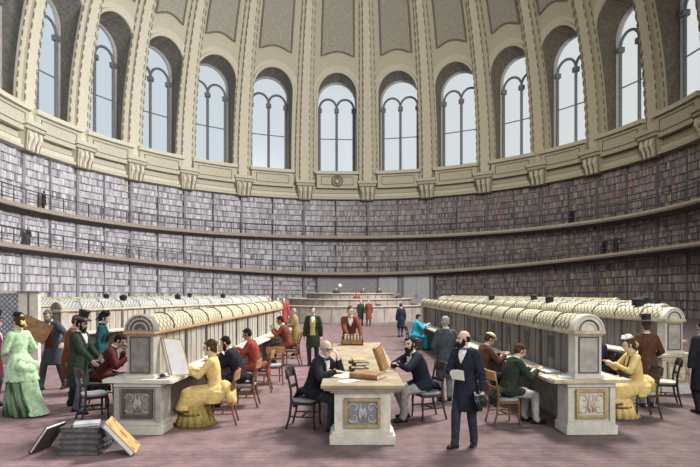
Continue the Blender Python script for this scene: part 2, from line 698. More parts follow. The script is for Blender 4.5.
# ribs between the windows, corbels under them --------------------------
for i, tb in enumerate(BND):
    m = MB()
    wr = (WT[min(i, NB - 1)] - WT[max(i - 1, 0)])
    hwid = 1.2 / R0
    prof = [(-1.0, 0.0), (-1.0, 0.28), (-0.52, 0.28), (-0.52, 0.62), (0.52, 0.62), (0.52, 0.28), (1.0, 0.28), (1.0, 0.0)]
    o = len(m.v)
    NZ = 26
    def wfac(z): return 1.0 - 0.35 * max(0, (z - 20)) / 30
    for k in range(NZ + 1):
        z = 15.9 + (Z_TOP - 15.9) * k / NZ
        for (a, h) in prof: m.v.append(surf(tb + a * hwid * wfac(z), z, h))
    q = len(prof)
    for k in range(NZ):
        for j in range(q - 1):
            m.cur = 1 if j == 3 else 0
            m.face((o + k * q + j, o + k * q + j + 1, o + (k + 1) * q + j + 1, o + (k + 1) * q + j))
    # bead rows along the edges
    m.cur = 2
    z = 16.6
    while z < 44:
        for a, h in ((-0.50, 0.62), (0.50, 0.62), (-0.98, 0.3), (0.98, 0.3)):
            p = surf(tb + a * hwid * wfac(z), z, h)
            p2 = surf(tb + a * hwid * wfac(z + 0.5), z + 0.5, h)
            m.bar(p, p2, 0.08)
        z += 0.85
    tag(m.build('trim_%d' % (i + 1), [M_stone, M_stone_l, M_line], fixn=False), kind='structure')
    # corbel: abacus, scrolled block, drop
    m = MB()
    ex = V((math.cos(tb), -math.sin(tb), 0)); er = V((-math.sin(tb), -math.cos(tb), 0)); ez = V((0, 0, 1))
    base = pol(R0, tb, 0)
    def P(x, r, z): return base + ex * x + er * r + ez * z
    def slab(w0, w1, r0, r1, z0, z1):
        vs = [P(-w0, -0.2, z0), P(w0, -0.2, z0), P(w0, r0, z0), P(-w0, r0, z0), P(-w1, -0.2, z1), P(w1, -0.2, z1), P(w1, r1, z1), P(-w1, r1, z1)]
        m.add(vs, [(0, 1, 2, 3), (4, 7, 6, 5), (0, 4, 5, 1), (1, 5, 6, 2), (2, 6, 7, 3), (3, 7, 4, 0)])
    m.cur = 1
    slab(1.18, 1.25, 1.3, 1.42, 16.15, 16.5)
    m.cur = 0
    slab(1.08, 1.12, 1.15, 1.25, 15.8, 16.15)
    slab(0.78, 0.98, 0.85, 1.15, 14.15, 15.8)
    m.cur = 2
    slab(1.13, 1.13, 1.27, 1.27, 15.74, 15.82)
    slab(1.19, 1.19, 1.34, 1.34, 16.10, 16.17)
    for s in (-1, 1):
        m.tube([P(s * 0.80, 0.86, 14.15), P(s * 0.99, 1.15, 15.75)], 0.06, 6)
        m.tube([P(s * 0.32, 0.9, 14.2), P(s * 0.36, 1.17, 15.7)], 0.07, 6)
    m.cur = 1
    for s in (-1, 0, 1):
        m.tube([P(s * 0.6, 1.18, 15.55), P(s * 0.57, 1.25, 15.1), P(s * 0.54, 1.0, 14.6), P(s * 0.52, 0.95, 14.1)], [0.16, 0.2, 0.14, 0.1], 8)
    m.cur = 2
    slab(0.8, 0.8, 0.9, 0.9, 14.02, 14.16)
    tag(m.build('trim_%d' % (i + 31), [M_stone, M_stone_l, M_line]), kind='structure')

# cornice bands under the windows ----------------------------------------
m = MB()
def band(mm, z0, z1, ra, n=150):
    o = len(mm.v)
    for k in range(n + 1):
        t = TH0 + (TH1 - TH0) * k / n
        for (r, z) in ((R0 + 0.6, z0), (ra, z0), (ra, z1), (R0 + 0.6, z1)): mm.v.append(pol(r, t, z))
    for k in range(n):
        for j in range(4):
            l = (j + 1) % 4
            mm.face((o + k * 4 + j, o + k * 4 + l, o + k * 4 + 4 + l, o + k * 4 + 4 + j))
m.cur = 0; band(m, 14.2, 14.45, R0 - 0.75)
m.cur = 2; band(m, 14.45, 14.53, R0 - 0.5)
m.cur = 1; band(m, 14.53, 14.95, R0 - 0.45)
m.cur = 2; band(m, 14.95, 15.02, R0 - 0.42)
m.cur = 0; band(m, 15.02, 15.6, R0 - 0.25)
m.cur = 1; band(m, 15.6, 15.85, R0 - 0.45)
m.cur = 0; band(m, 15.85, 16.6, R0 - 0.05)
tag(m.build('trim_61', [M_stone, M_stone_l, M_line]), kind='structure')

# ================================================================ BOOKCASES AND GALLERIES
# door wall in the lowest tier, straight ahead
TD0, TD1 = th_at(318), th_at(433)
M_doorpaint = mat('door_paint', (0.50, 0.49, 0.50), var=0.12)
M_panelgrey = mat('entrance_panelling', (0.36, 0.35, 0.36), var=0.18)
m = MB()
m.grid(lambda u, v: pol(R0 - 0.25, TD0 + (TD1 - TD0) * u, v * 4.6), 24, 2)
tag(m.build('wall_entrance', M_panelgrey), kind='structure')
for n_, (xa, xb, ms) in enumerate(((379, 398, M_doorpaint), (404, 430, M_doorpaint))):
    ta, tb = th_at(xa), th_at(xb)
    tm = (ta + tb) / 2
    root = empty('door_%d' % (n_ + 1), pol(R0 - 0.3, tm, 0), -tm, kind='structure')
    w = (tb - ta) * (R0 - 0.3)
    for s in (-1, 1):
        m = MB()
        m.box((s * w / 4, -0.06, 2.05), (w / 2 - 0.03, 0.1, 4.1))
        for z, h in ((1.0, 1.3), (2.6, 1.4), (3.7, 0.5)):
            m.box((s * w / 4, -0.12, z), (w / 2 - 0.5, 0.04, h))
        l = m.build('door_leaf', ms, root)
        m = MB()
        m.sph((s * 0.14, -0.2, 1.6), 0.07)
        m.build('door_handle', M_mullion, l)
    m = MB()
    for s in (-1, 1): m.box((s * (w / 2 + 0.1), -0.06, 2.1), (0.2, 0.3, 4.2))
    m.box((0, -0.06, 4.25), (w + 0.5, 0.32, 0.2))
    m.build('door_frame', M_upright, root)
# wedge of shadowed panelling beside the entrance (a sloping-topped draught screen)
TIERS = [('lowest', lambda t: 0.0, z_low, 8), ('middle', lambda t: z_low(t) + 0.06, lambda t: Z_UP - 0.3, 6), ('top', lambda t: Z_UP + 0.06, lambda t: Z3, 7)]

M_book = attr_mat('book_spine')
stuff = MB()
cands = []


def lerp3(a, b, f): return tuple(a[k] + (b[k] - a[k]) * f for k in range(3))


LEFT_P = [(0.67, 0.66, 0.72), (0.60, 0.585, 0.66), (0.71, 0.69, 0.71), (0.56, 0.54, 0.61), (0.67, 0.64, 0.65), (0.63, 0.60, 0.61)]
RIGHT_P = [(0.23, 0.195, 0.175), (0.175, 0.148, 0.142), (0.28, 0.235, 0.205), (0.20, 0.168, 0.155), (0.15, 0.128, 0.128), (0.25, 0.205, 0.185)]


def book_geo(mm, ta, tb, z0, z1, r):
    """one upright volume: rounded spine, boards, with raised bands"""
    tm = (ta + tb) / 2
    ps = []
    for z in (z0, z1):
        ps += [pol(r + 0.22, ta, z), pol(r + 0.02, ta, z), pol(r - 0.02, tm, z), pol(r + 0.02, tb, z), pol(r + 0.22, tb, z)]
    mm.add(ps, [(0, 1, 6, 5), (1, 2, 7, 6), (2, 3, 8, 7), (3, 4, 9, 8), (9, 8, 7, 6, 5), (0, 4, 3, 2, 1), (0, 5, 9, 4)])


for ti, (tn, zb, zt, rows) in enumerate(TIERS):
    for row in range(rows):
        for bi in range(NB):
            ta, tb = BND[bi], BND[bi + 1]
            # each bay is split in two by a thin upright
            for (a, b) in ((ta + 0.0047, (ta + tb) / 2 - 0.0018), ((ta + tb) / 2 + 0.0018, tb - 0.0047)):
                t = a
                while True:
                    w = random.uniform(0.13, 0.27) / R0
                    if t + w > b: break
                    tm = t + w / 2
                    if ti == 0 and TD0 - 0.016 < tm < TD1 + 0.016:
                        t += w; continue
                    h0 = (zt(tm) - zb(tm)) / rows
                    z0 = max(zb(q) + (zt(q) - zb(q)) * row / rows for q in (t, tm, t + w)) + 0.058
                    hh = h0 - (0.075 if row < rows - 1 else 0.135) - random.uniform(0.0, 0.11) * h0
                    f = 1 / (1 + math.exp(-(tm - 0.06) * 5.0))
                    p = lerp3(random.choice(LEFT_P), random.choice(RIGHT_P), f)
                    k = random.uniform(0.72, 1.12) * (random.random() < 0.12 and 0.6 or 1)
                    p = tuple(c * k for c in p)
                    if random.random() < 0.02: p = lerp3(p, (0.42, 0.38, 0.16), 0.5)
                    if f > 0.3 and random.random() < 0.12: p = lerp3(p, (0.30, 0.10, 0.09), 0.4)
                    dep = CDEP + R0 * math.cos(tm)
                    px = CX + F * R0 * math.sin(tm) / dep
                    py = CY - F * (z0 + hh / 2 - HC) / dep
                    area = 0
                    if 6 < px < 694 and py < 283: area = (w * R0) * hh / dep ** 2
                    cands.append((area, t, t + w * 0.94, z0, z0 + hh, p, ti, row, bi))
                    t += w
cands.sort(key=lambda c: -c[0])
top_ids = cands[:300]
for (ar, t0, t1, z0, z1, p, ti, row, bi) in cands[300:]:
    stuff.curtone = p
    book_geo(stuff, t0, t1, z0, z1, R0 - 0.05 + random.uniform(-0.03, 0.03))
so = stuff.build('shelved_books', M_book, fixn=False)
tag(so, 'thousands of bound books filling the curved shelves all round the wall', 'books', kind='stuff')
seen = {}
for (ar, t0, t1, z0, z1, p, ti, row, bi) in top_ids:
    tm = (t0 + t1) / 2
    c = pol(R0 - 0.05, tm, z0)
    mm = MB()
    mm.curtone = p
    book_geo(mm, t0, t1, z0, z1, R0 - 0.05)
    inv = Matrix.Rotation(tm, 4, 'Z') @ Matrix.Translation(-c)
    mm.v = [inv @ q for q in mm.v]
    o = mm.build('shelved_book', M_book, fixn=False)
    o.location = c
    o.rotation_euler = (0, 0, -tm)
    side = 'left' if tm < 0 else 'right'
    rk = TIERS[ti][3] - row
    k = (side, ti, row)
    tn = ('below the lower gallery', 'between the two galleries', 'above the upper gallery')[ti]
    tag(o, 'upright bound book %s, %s shelf from top, far %s' % (tn, ORD[rk - 1], side), 'book',
        'books %s on the %s shelf from the top, %s end of the wall' % (tn, ORD[rk - 1], side))

# bookcase carcasses
vis = [i for i in range(NB)]
for ti, (tn, zb, zt, rows) in enumerate(TIERS):
    cnt = 0
    for bi in range(NB):
        ta, tb = BND[bi], BND[bi + 1]
        segs = [(ta, tb)]
        if ti == 0:
            if ta >= TD0 and tb <= TD1: continue
            if ta < TD0 < tb: segs = [(ta, TD0)]
            elif ta < TD1 < tb: segs = [(TD1, tb)]
        for (a, b) in segs:
            if b - a < 0.04: continue
            tm = (a + b) / 2
            seen_px = CX + F * R0 * math.sin(tm) / (CDEP + R0 * math.cos(tm)) if abs(tm) < 1.7 else -999
            inview = -12 < seen_px < 712
            cnt += inview
            root = empty('bookcase', pol(R0, tm, zb(tm)), -tm)
            inv = Matrix.Rotation(tm, 4, 'Z') @ Matrix.Translation(-root.location)
            place = 'on the floor' if ti == 0 else ('on the lower gallery' if ti == 1 else 'on the upper gallery')
            if inview: tag(root, 'tall curved wall bookcase %s, %s from the left in that tier' % (place, ORD[cnt - 1]), 'bookcase', 'bookcases of the %s tier' % tn)
            else: tag(root, 'tall curved wall bookcase %s, beyond the %s edge of the photo' % (place, 'left' if tm < 0 else 'right'), 'bookcase', 'bookcases of the %s tier beyond the %s edge' % (tn, 'left' if tm < 0 else 'right'))
            def fin(mm, nm, mt):
                mm.v = [inv @ q for q in mm.v]
                return mm.build(nm, mt, root)
            mm = MB()
            mm.grid(lambda u, v: pol(R0 + 0.3, a + 0.0007 + (b - a - 0.0014) * u, zb(a + (b - a) * u) + (zt(a + (b - a) * u) - zb(a + (b - a) * u)) * v), 8, 1)
            fin(mm, 'back_panel', M_backing)
            for row in range(rows + 1):
                mm = MB()
                o = 0
                for k in range(9):
                    t = a + 0.0007 + (b - a - 0.0014) * k / 8
                    z = zb(t) + (zt(t) - zb(t)) * row / rows
                    if row == rows: z -= 0.06
                    for (r, dz) in ((R0 + 0.3, 0), (R0 - 0.08, 0), (R0 - 0.08, 0.05), (R0 + 0.3, 0.05)): mm.v.append(pol(r, t, z + dz))
                for k in range(8):
                    for j in range(4):
                        l = (j + 1) % 4
                        mm.face((k * 4 + j, k * 4 + l, k * 4 + 4 + l, k * 4 + 4 + j))
                fin(mm, 'shelf', M_shelf)
            mid = (ta + tb) / 2
            for t, wd in ((a + 0.0025, 0.004), (b - 0.0025, 0.004), (mid, 0.0025)):
                if not a < t < b: continue
                mm = MB()
                ps = []
                for z in (zb(t), zt(t)):
                    ps += [pol(R0 + 0.3, t - wd / 2, z), pol(R0 - 0.16, t - wd / 2, z), pol(R0 - 0.16, t + wd / 2, z), pol(R0 + 0.3, t + wd / 2, z)]
                mm.add(ps, [(0, 1, 5, 4), (1, 2, 6, 5), (2, 3, 7, 6), (3, 0, 4, 7), (0, 3, 2, 1), (4, 5, 6, 7)])
                fin(mm, 'upright', M_upright)

for nm, zf, lab in (('lower', z_low, 'lower gallery walkway with thin dark railing running round the bookcases'),
                    ('upper', lambda t: Z_UP, 'upper gallery walkway with thin dark railing, nearest below the windows')):
    root = empty('gallery', (0, CDEP, zf(0)), 0, lab, 'gallery', 'galleries round the wall')
    N = 160
    sub = V((0, CDEP, zf(0)))
    def ringmesh(name, sect, mt, par=root):
        mm = MB()
        q = len(sect)
        for k in range(N + 1):
            t = TH0 + (TH1 - TH0) * k / N
            for (r, z) in sect: mm.v.append(pol(r, t, zf(t) + z) - sub)
        for k in range(N):
            for j in range(q):
                l = (j + 1) % q
                mm.face((k * q + j, k * q + l, k * q + q + l, k * q + q + j))
        return mm.build(name, mt, par)
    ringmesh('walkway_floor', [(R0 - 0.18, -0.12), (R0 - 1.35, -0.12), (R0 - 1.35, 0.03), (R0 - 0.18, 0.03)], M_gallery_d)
    ringmesh('fascia', [(R0 - 1.35, -0.27), (R0 - 1.5, -0.27), (R0 - 1.5, 0.1), (R0 - 1.35, 0.1)], M_gallery)
    ringmesh('moulding', [(R0 - 1.5, -0.2), (R0 - 1.56, -0.2), (R0 - 1.56, -0.12), (R0 - 1.5, -0.12)], M_shelf)
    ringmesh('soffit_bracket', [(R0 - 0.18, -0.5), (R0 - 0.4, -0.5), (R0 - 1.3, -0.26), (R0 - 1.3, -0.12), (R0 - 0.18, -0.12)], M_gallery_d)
    ringmesh('handrail', [(R0 - 1.4, 1.3), (R0 - 1.46, 1.3), (R0 - 1.46, 1.38), (R0 - 1.4, 1.38)], M_rail)
    ringmesh('lower_rail', [(R0 - 1.41, 0.62), (R0 - 1.44, 0.62), (R0 - 1.44, 0.655), (R0 - 1.41, 0.655)], M_rail)
    for bi in range(NB):
        for k in range(4):
            t = BND[bi] + (BND[bi + 1] - BND[bi]) * k / 4
            if abs(t) > TH1: continue
            mm = MB()
            p = pol(R0 - 1.43, t, zf(t)) - sub
            mm.bar(p, p + V((0, 0, 1.36)), 0.055 if k else 0.09)
            mm.build('baluster', M_rail, root)
# ================================================================ READING DESKS
M_desk = mat('desk_grey_paint', (0.43, 0.40, 0.36), var=0.16, scale=4.0)
add_lines(M_desk, 'z', 9.0, 0.16)
M_desk_l = mat('desk_pale_paint', (0.62, 0.585, 0.51), var=0.12, scale=4.0)
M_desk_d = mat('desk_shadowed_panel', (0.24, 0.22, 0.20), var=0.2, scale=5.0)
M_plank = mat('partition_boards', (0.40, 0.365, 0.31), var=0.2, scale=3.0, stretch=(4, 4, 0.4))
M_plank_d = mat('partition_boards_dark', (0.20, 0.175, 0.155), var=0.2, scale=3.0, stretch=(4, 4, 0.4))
M_groove = mat('panel_groove', (0.10, 0.09, 0.085), var=0.15)
M_railwood = mat('tan_wooden_rail', (0.46, 0.30, 0.165), var=0.2, scale=5.0, stretch=(4, 0.5, 4))
M_railpale = mat('pale_wooden_rail', (0.56, 0.47, 0.33), var=0.2, scale=5.0)
M_lat = lattice_mat('hood_lattice', (0.64, 0.575, 0.37), (0.17, 0.155, 0.135))
M_lat2 = lattice_mat('hood_lattice_grey', (0.50, 0.50, 0.46), (0.17, 0.185, 0.185))
M_lat3 = lattice_mat('hood_lattice_yellow', (0.58, 0.50, 0.29), (0.20, 0.19, 0.14))
M_latside = lattice_mat('side_lattice', (0.36, 0.33, 0.29), (0.13, 0.12, 0.11), pitch=0.09, width=0.35)
M_rib = mat('iron_rib', (0.11, 0.10, 0.095), var=0.15)
M_top = mat('desk_leather_top', (0.30, 0.27, 0.24), var=0.18)
M_gilt = mat('gilt_panel_border', (0.44, 0.34, 0.17), var=0.2)
M_paper = mat('paper', (0.78, 0.74, 0.64), var=0.08, scale=8)
M_white = mat('white_page', (0.84, 0.83, 0.80), var=0.06, scale=8)
M_black = mat('black_iron', (0.03, 0.03, 0.034), var=0.2)


def carved_panel(parent, w, h, y, zc, face_m, border_m, scroll_m):
    """framed panel with acanthus-like scrolls in relief, on a face at -y"""
    m = MB()
    m.box((0, y, zc), (w, 0.02, h))
    p = m.build('carved_panel', face_m, parent)
    m = MB()
    t = 0.045
    for s in (-1, 1):
        m.box((s * (w / 2), y - 0.015, zc), (t, 0.05, h + t))
        m.box((0, y - 0.0155, zc + s * h / 2), (w + t, 0.05, t))
    m.build('border', border_m, p)
    m = MB()
    k = min(w, h) / 0.5
    for s in (-1, 1):
        for v in (-1, 1):
            pts = []
            for q in range(22):
                a = q / 21 * 3.6 * PI / 2 + (0 if v > 0 else 0.4)
                r = (0.105 - 0.0042 * q) * k
                pts.append((s * (0.125 * w / 0.46 + r * math.cos(a)), y - 0.018, zc + v * (0.09 * k) + v * r * math.sin(a)))
            m.tube(pts, [0.017 * k * (1 - 0.6 * q / 21) for q in range(22)], 5)
        m.tube([(s * 0.02, y - 0.018, zc - 0.16 * k), (s * 0.05, y - 0.03, zc - 0.05 * k), (s * 0.03, y - 0.018, zc + 0.17 * k)], [0.012, 0.02, 0.006], 5)
    m.ell((0, y - 0.012, zc), (0.055 * k, 0, 0), (0, 0.03, 0), (0, 0, 0.07 * k), 10, 6)
    for q in range(6):
        a = q * PI / 3
        m.ell((0.065 * k * math.cos(a), y - 0.012, zc + 0.075 * k * math.sin(a)), (0.024 * k, 0, 0), (0, 0.02, 0), (0, 0, 0.028 * k), 8, 5)
    m.build('scroll_relief', scroll_m, p, smooth=True)


def reading_desk(x, d, x2, d2, label, front, lat, rail_m, plank_m, arch_m, panel_end=False, lattice_side=None, group='reading desks radiating from the centre', hw=0.62):
    L = math.hypot(x2 - x, d2 - d)
    rot = -math.atan2(x2 - x, d2 - d)
    r = empty('reading_desk', (x, d, 0), rot, label, 'desk', group)
    for y0, sgn in ((0.0, 1), (L, -1)):
        m = MB()
        Y = lambda v: y0 + sgn * v
        m.box((0, Y(0.21), 0.42), (0.74, 0.36, 0.84))
        m.cur = 1
        m.box((0, Y(0.21), 0.075), (0.84, 0.48, 0.15))
        m.box((0, Y(0.21), 0.185), (0.79, 0.42, 0.07))
        m.box((0, Y(0.21), 0.80), (0.80, 0.43, 0.06))
        m.cur = 0
        for s in (-1, 1): m.box((s * 0.345, Y(0.20), 0.48), (0.09, 0.42, 0.56))
        p = m.build('pedestal', [front, M_desk_l if front is not M_desk_l else M_desk_l], r, bevel=0.006)
        if sgn > 0:
            carved_panel(p, 0.46, 0.42, 0.022, 0.50, M_desk_d if front is M_desk else M_desk_l, M_groove if front is M_desk else M_gilt, M_desk if front is M_desk else M_railpale)
    # sloping desk leaves either side and the end slab
    m = MB()
    for s in (-1, 1):
        xs = (0.19 * s, hw * s)
        ps = []
        for yy in (0.0, L):
            ps += [(xs[0], yy, 0.845), (xs[1], yy, 0.835), (xs[1], yy, 0.87), (xs[0], yy, 0.90)]
        m.add(ps, [(0, 1, 2, 3), (7, 6, 5, 4), (0, 4, 5, 1), (1, 5, 6, 2), (2, 6, 7, 3), (3, 7, 4, 0)])
    m.cur = 1
    for yy, s in ((-0.02, 1), (L + 0.02, -1)):
        m.box((0, yy + 0.1 * s, 0.868), (hw * 2 + 0.02, 0.26, 0.06))
    for s in (-1, 1): m.box((s * (hw + 0.012), L / 2, 0.853), (0.03, L, 0.05))
    m.build('desktop', [M_desk_l, M_desk_l if rail_m is M_railwood else rail_m], r, bevel=0)
    # knee board and cross supports
    m = MB()
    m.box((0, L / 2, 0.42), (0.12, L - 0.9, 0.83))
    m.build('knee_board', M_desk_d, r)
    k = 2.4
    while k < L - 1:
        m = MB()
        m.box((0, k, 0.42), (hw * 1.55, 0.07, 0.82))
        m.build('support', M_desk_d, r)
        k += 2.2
    # partition of upright boards with seams and recessed panels
    m = MB()
    m.box((0, L / 2, 1.255), (0.36, L - 0.5, 0.73))
    m.cur = 1
    k = 0.75
    j = 0
    while k < L - 0.5:
        for s in (-1, 1):
            m.box((s * 0.182, k, 1.255), (0.012, 0.018, 0.70))
            if j % 4 == 3: m.box((s * 0.185, k + 0.02, 1.255), (0.05, 0.09, 0.72))
            if j % 4 == 1 and panel_end: 
                m.box((s * 0.182, k + 0.16, 1.31), (0.014, 0.22, 0.40))
        k += 0.3
        j += 1
    m.build('partition', [plank_m, M_groove], r)
    if lattice_side:
        for (a, b) in lattice_side:
            m = MB()
            for s in (-1, 1):
                m.grid(lambda u, v: (s * 0.195, a + (b - a) * u, 0.95 + 0.62 * v), 1, 1, lambda u, v: ((b - a) * u, 0.62 * v))
            m.build('lattice_panel', M_latside, r)
    # end pillars with an inset panel
    for y0, sgn in ((0.12, 1), (L - 0.12, -1)):
        m = MB()
        m.box((0, y0 + sgn * 0.12, 1.265), (0.44, 0.26, 0.735))
        m.cur = 1
        m.box((0, y0 + sgn * 0.11, 0.925), (0.50, 0.32, 0.06))
        p = m.build('end_pillar', [front, M_desk_l], r, bevel=0.005)
        m = MB()
        yb = y0 - sgn * 0.014
        m.box((0, yb, 1.28), (0.30, 0.016, 0.56))
        m.cur = 1
        for s in (-1, 1):
            m.box((s * 0.16, yb, 1.28), (0.018, 0.03, 0.60))
            m.box((0, yb + 0.0005, 1.28 + s * 0.29), (0.33, 0.03, 0.018))
        m.build('pillar_panel', [M_desk_d if front is M_desk else M_desk, M_groove], p)
    m = MB()
    m.box((0, L / 2, 1.655), (0.52, L - 0.1, 0.055))
    m.box((0, L / 2, 1.615), (0.46, L - 0.16, 0.03))
    m.build('rail', rail_m, r)
    # arched lattice hood
    R = 0.255
    m = MB()
    y1, y2 = 0.2, L - 0.2
    nu = max(4, int(L))
    m.grid(lambda u, v: (-R * math.cos(PI * v), y1 + (y2 - y1) * u, 1.68 + R * 1.02 * math.sin(PI * v)), nu, 12,
           lambda u, v: ((y2 - y1) * u, R * PI * v))
    m.build('lattice_hood', lat, r, smooth=True)
    k = 0.9
    while k < L - 0.4:
        m = MB()
        m.tube([(-(R + 0.008) * math.cos(PI * q / 12), k, 1.68 + (R + 0.008) * 1.02 * math.sin(PI * q / 12)) for q in range(13)], 0.016, 5)
        m.build('hood_rib', M_rib, r)
        k += 0.95
    for y0, sgn in ((0.1, 1), (L - 0.1, -1)):
        m = MB()
        n = 18
        def half(rad, ya, yb):
            vs = [(rad * math.cos(PI * q / n), ya, 1.683 + rad * math.sin(PI * q / n)) for q in range(n + 1)]
            ve = [(rad * math.cos(PI * q / n), yb, 1.683 + rad * math.sin(PI * q / n)) for q in range(n + 1)]
            fs = [tuple(range(n + 1))[::-1], tuple(range(n + 1, 2 * n + 2))] + [(q, q + 1, n + 2 + q, n + 1 + q) for q in range(n)] + [(n, 0, n + 1, 2 * n + 1)]
            m.add(vs + ve, fs)
        half(0.27, y0, y0 + sgn * 0.14)
        m.cur = 1
        for rad in (0.245, 0.185, 0.12):
            m.tube([(rad * math.cos(PI * q / n), y0 - sgn * 0.005, 1.69 + rad * math.sin(PI * q / n)) for q in range(n + 1)], 0.017, 5)
        m.cur = 2
        m.tube([(0.155 * math.cos(PI * q / n), y0 - sgn * 0.003, 1.69 + 0.155 * math.sin(PI * q / n)) for q in range(n + 1)], 0.012, 5)
        if front is M_desk:
            m.cur = 2
            for q in range(1, 8):
                a = PI * q / 8
                m.bar((0.05 * math.cos(a), y0 - sgn * 0.004, 1.69 + 0.05 * math.sin(a)), (0.235 * math.cos(a), y0 - sgn * 0.004, 1.69 + 0.235 * math.sin(a)), 0.014)
        m.build('end_arch', [arch_m, M_desk_l if front is M_desk_l else M_desk, M_groove], r)
    return r


reading_desk(-3.46, 8.62, -2.80, 20.3, 'nearest left reading desk with grey carved end panel and tan rail', M_desk, M_lat, M_railwood, M_plank, M_desk_d, hw=0.55)
reading_desk(3.93, 8.62, 3.5, 24.5, 'nearest right reading desk with pale carved end panel and bright rounded arch', M_desk_l, M_lat, M_railpale, M_plank_d, M_desk_l, True, [(7.4, 9.4), (12.5, 14)])
reading_desk(-9.9, 17.7, -5.0, 31.0, 'long desk row just behind the nearest left desk, greyish lattice hood', M_desk, M_lat2, M_railpale, M_plank, M_desk)
reading_desk(-14.6, 21.4, -5.6, 36.4, 'left desk row third from the front, behind the greyish hood', M_desk, M_lat2, M_railpale, M_plank, M_desk)
reading_desk(-21.3, 28.4, -6.9, 39.5, 'farthest left desk row, yellowish hood under the bookcases', M_desk, M_lat3, M_railpale, M_plank, M_desk)
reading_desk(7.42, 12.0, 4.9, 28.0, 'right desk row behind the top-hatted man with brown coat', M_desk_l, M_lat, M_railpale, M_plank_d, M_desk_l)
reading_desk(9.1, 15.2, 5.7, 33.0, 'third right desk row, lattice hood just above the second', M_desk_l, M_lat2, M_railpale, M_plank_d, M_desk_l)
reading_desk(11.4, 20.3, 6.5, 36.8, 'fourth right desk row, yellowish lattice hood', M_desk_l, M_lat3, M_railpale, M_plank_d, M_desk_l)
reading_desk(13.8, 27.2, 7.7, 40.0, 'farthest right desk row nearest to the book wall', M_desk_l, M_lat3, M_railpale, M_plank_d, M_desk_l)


# lattice screen at the far left, with its posts
r = empty('lattice_screen', (-11.15, 17.0, 0), 0.1, 'tall grey lattice screen with pale posts behind the visitors at far left', 'screen')
m = MB()
m.grid(lambda u, v: (-1.8 + 2.3 * u, 0, 0.7 + 1.55 * v), 1, 1, lambda u, v: (2.3 * u, 1.55 * v))
m.build('lattice_panel', lattice_mat('screen_lattice', (0.50, 0.52, 0.55), (0.16, 0.17, 0.20), pitch=0.16, width=0.3), r)
m = MB(); m.box((-0.65, 0, 0.35), (2.3, 0.06, 0.70)); m.build('base_panel', M_desk, r)
for x in (0.66, 1.0):
    m = MB(); m.box((x, 0, 1.13), (0.26, 0.2, 2.26)); m.cur = 1; m.box((x, 0, 2.28), (0.32, 0.26, 0.06)); m.build('post', [M_desk_l, M_desk_d], r)
m = MB(); m.box((-0.3, 0, 2.27), (2.9, 0.12, 0.06)); m.build('top_rail', M_desk_l, r)

# ---------------------------------------------------------------- long catalogue table in the middle
r = empty('catalogue_table', (0.19, 7.9, 0), 0.0, 'long stone-coloured central table with carved white end pedestal', 'table')
TL = 6.5
m = MB()
ps = []
m.box((0, TL / 2, 0.90), (1.26, TL, 0.05))
m.cur = 1
m.box((0, TL / 2, 0.855), (1.18, TL - 0.1, 0.04))
m.build('tabletop', [mat('table_top_wood', (0.34, 0.27, 0.185), var=0.2, scale=3.0), M_railpale], r, bevel=0.006)
M_tped = mat('white_pedestal', (0.70, 0.66, 0.57), var=0.14, scale=5.0)
for k, y0 in enumerate((0.16, TL - 0.6)):
    m = MB()
    m.box((0, y0 + 0.25, 0.47), (0.86, 0.44, 0.74))
    m.cur = 1
    m.box((0, y0 + 0.25, 0.07), (1.0, 0.56, 0.14))
    m.box((0, y0 + 0.25, 0.165), (0.94, 0.5, 0.05))
    m.box((0, y0 + 0.25, 0.80), (0.98, 0.52, 0.04))
    m.box((0, y0 + 0.25, 0.827), (1.08, 0.56, 0.022))
    p = m.build('pedestal', [M_tped, M_desk_l], r, bevel=0.006)
    if k == 0:
        carved_panel(p, 0.50, 0.40, y0 + 0.02, 0.48, mat('panel_ground', (0.26, 0.26, 0.27), var=0.2), M_gilt, mat('panel_scroll', (0.50, 0.50, 0.50), var=0.2))
m = MB(); m.box((0, TL / 2, 0.45), (0.3, TL - 1.2, 0.77)); m.build('centre_board', M_desk_d, r)

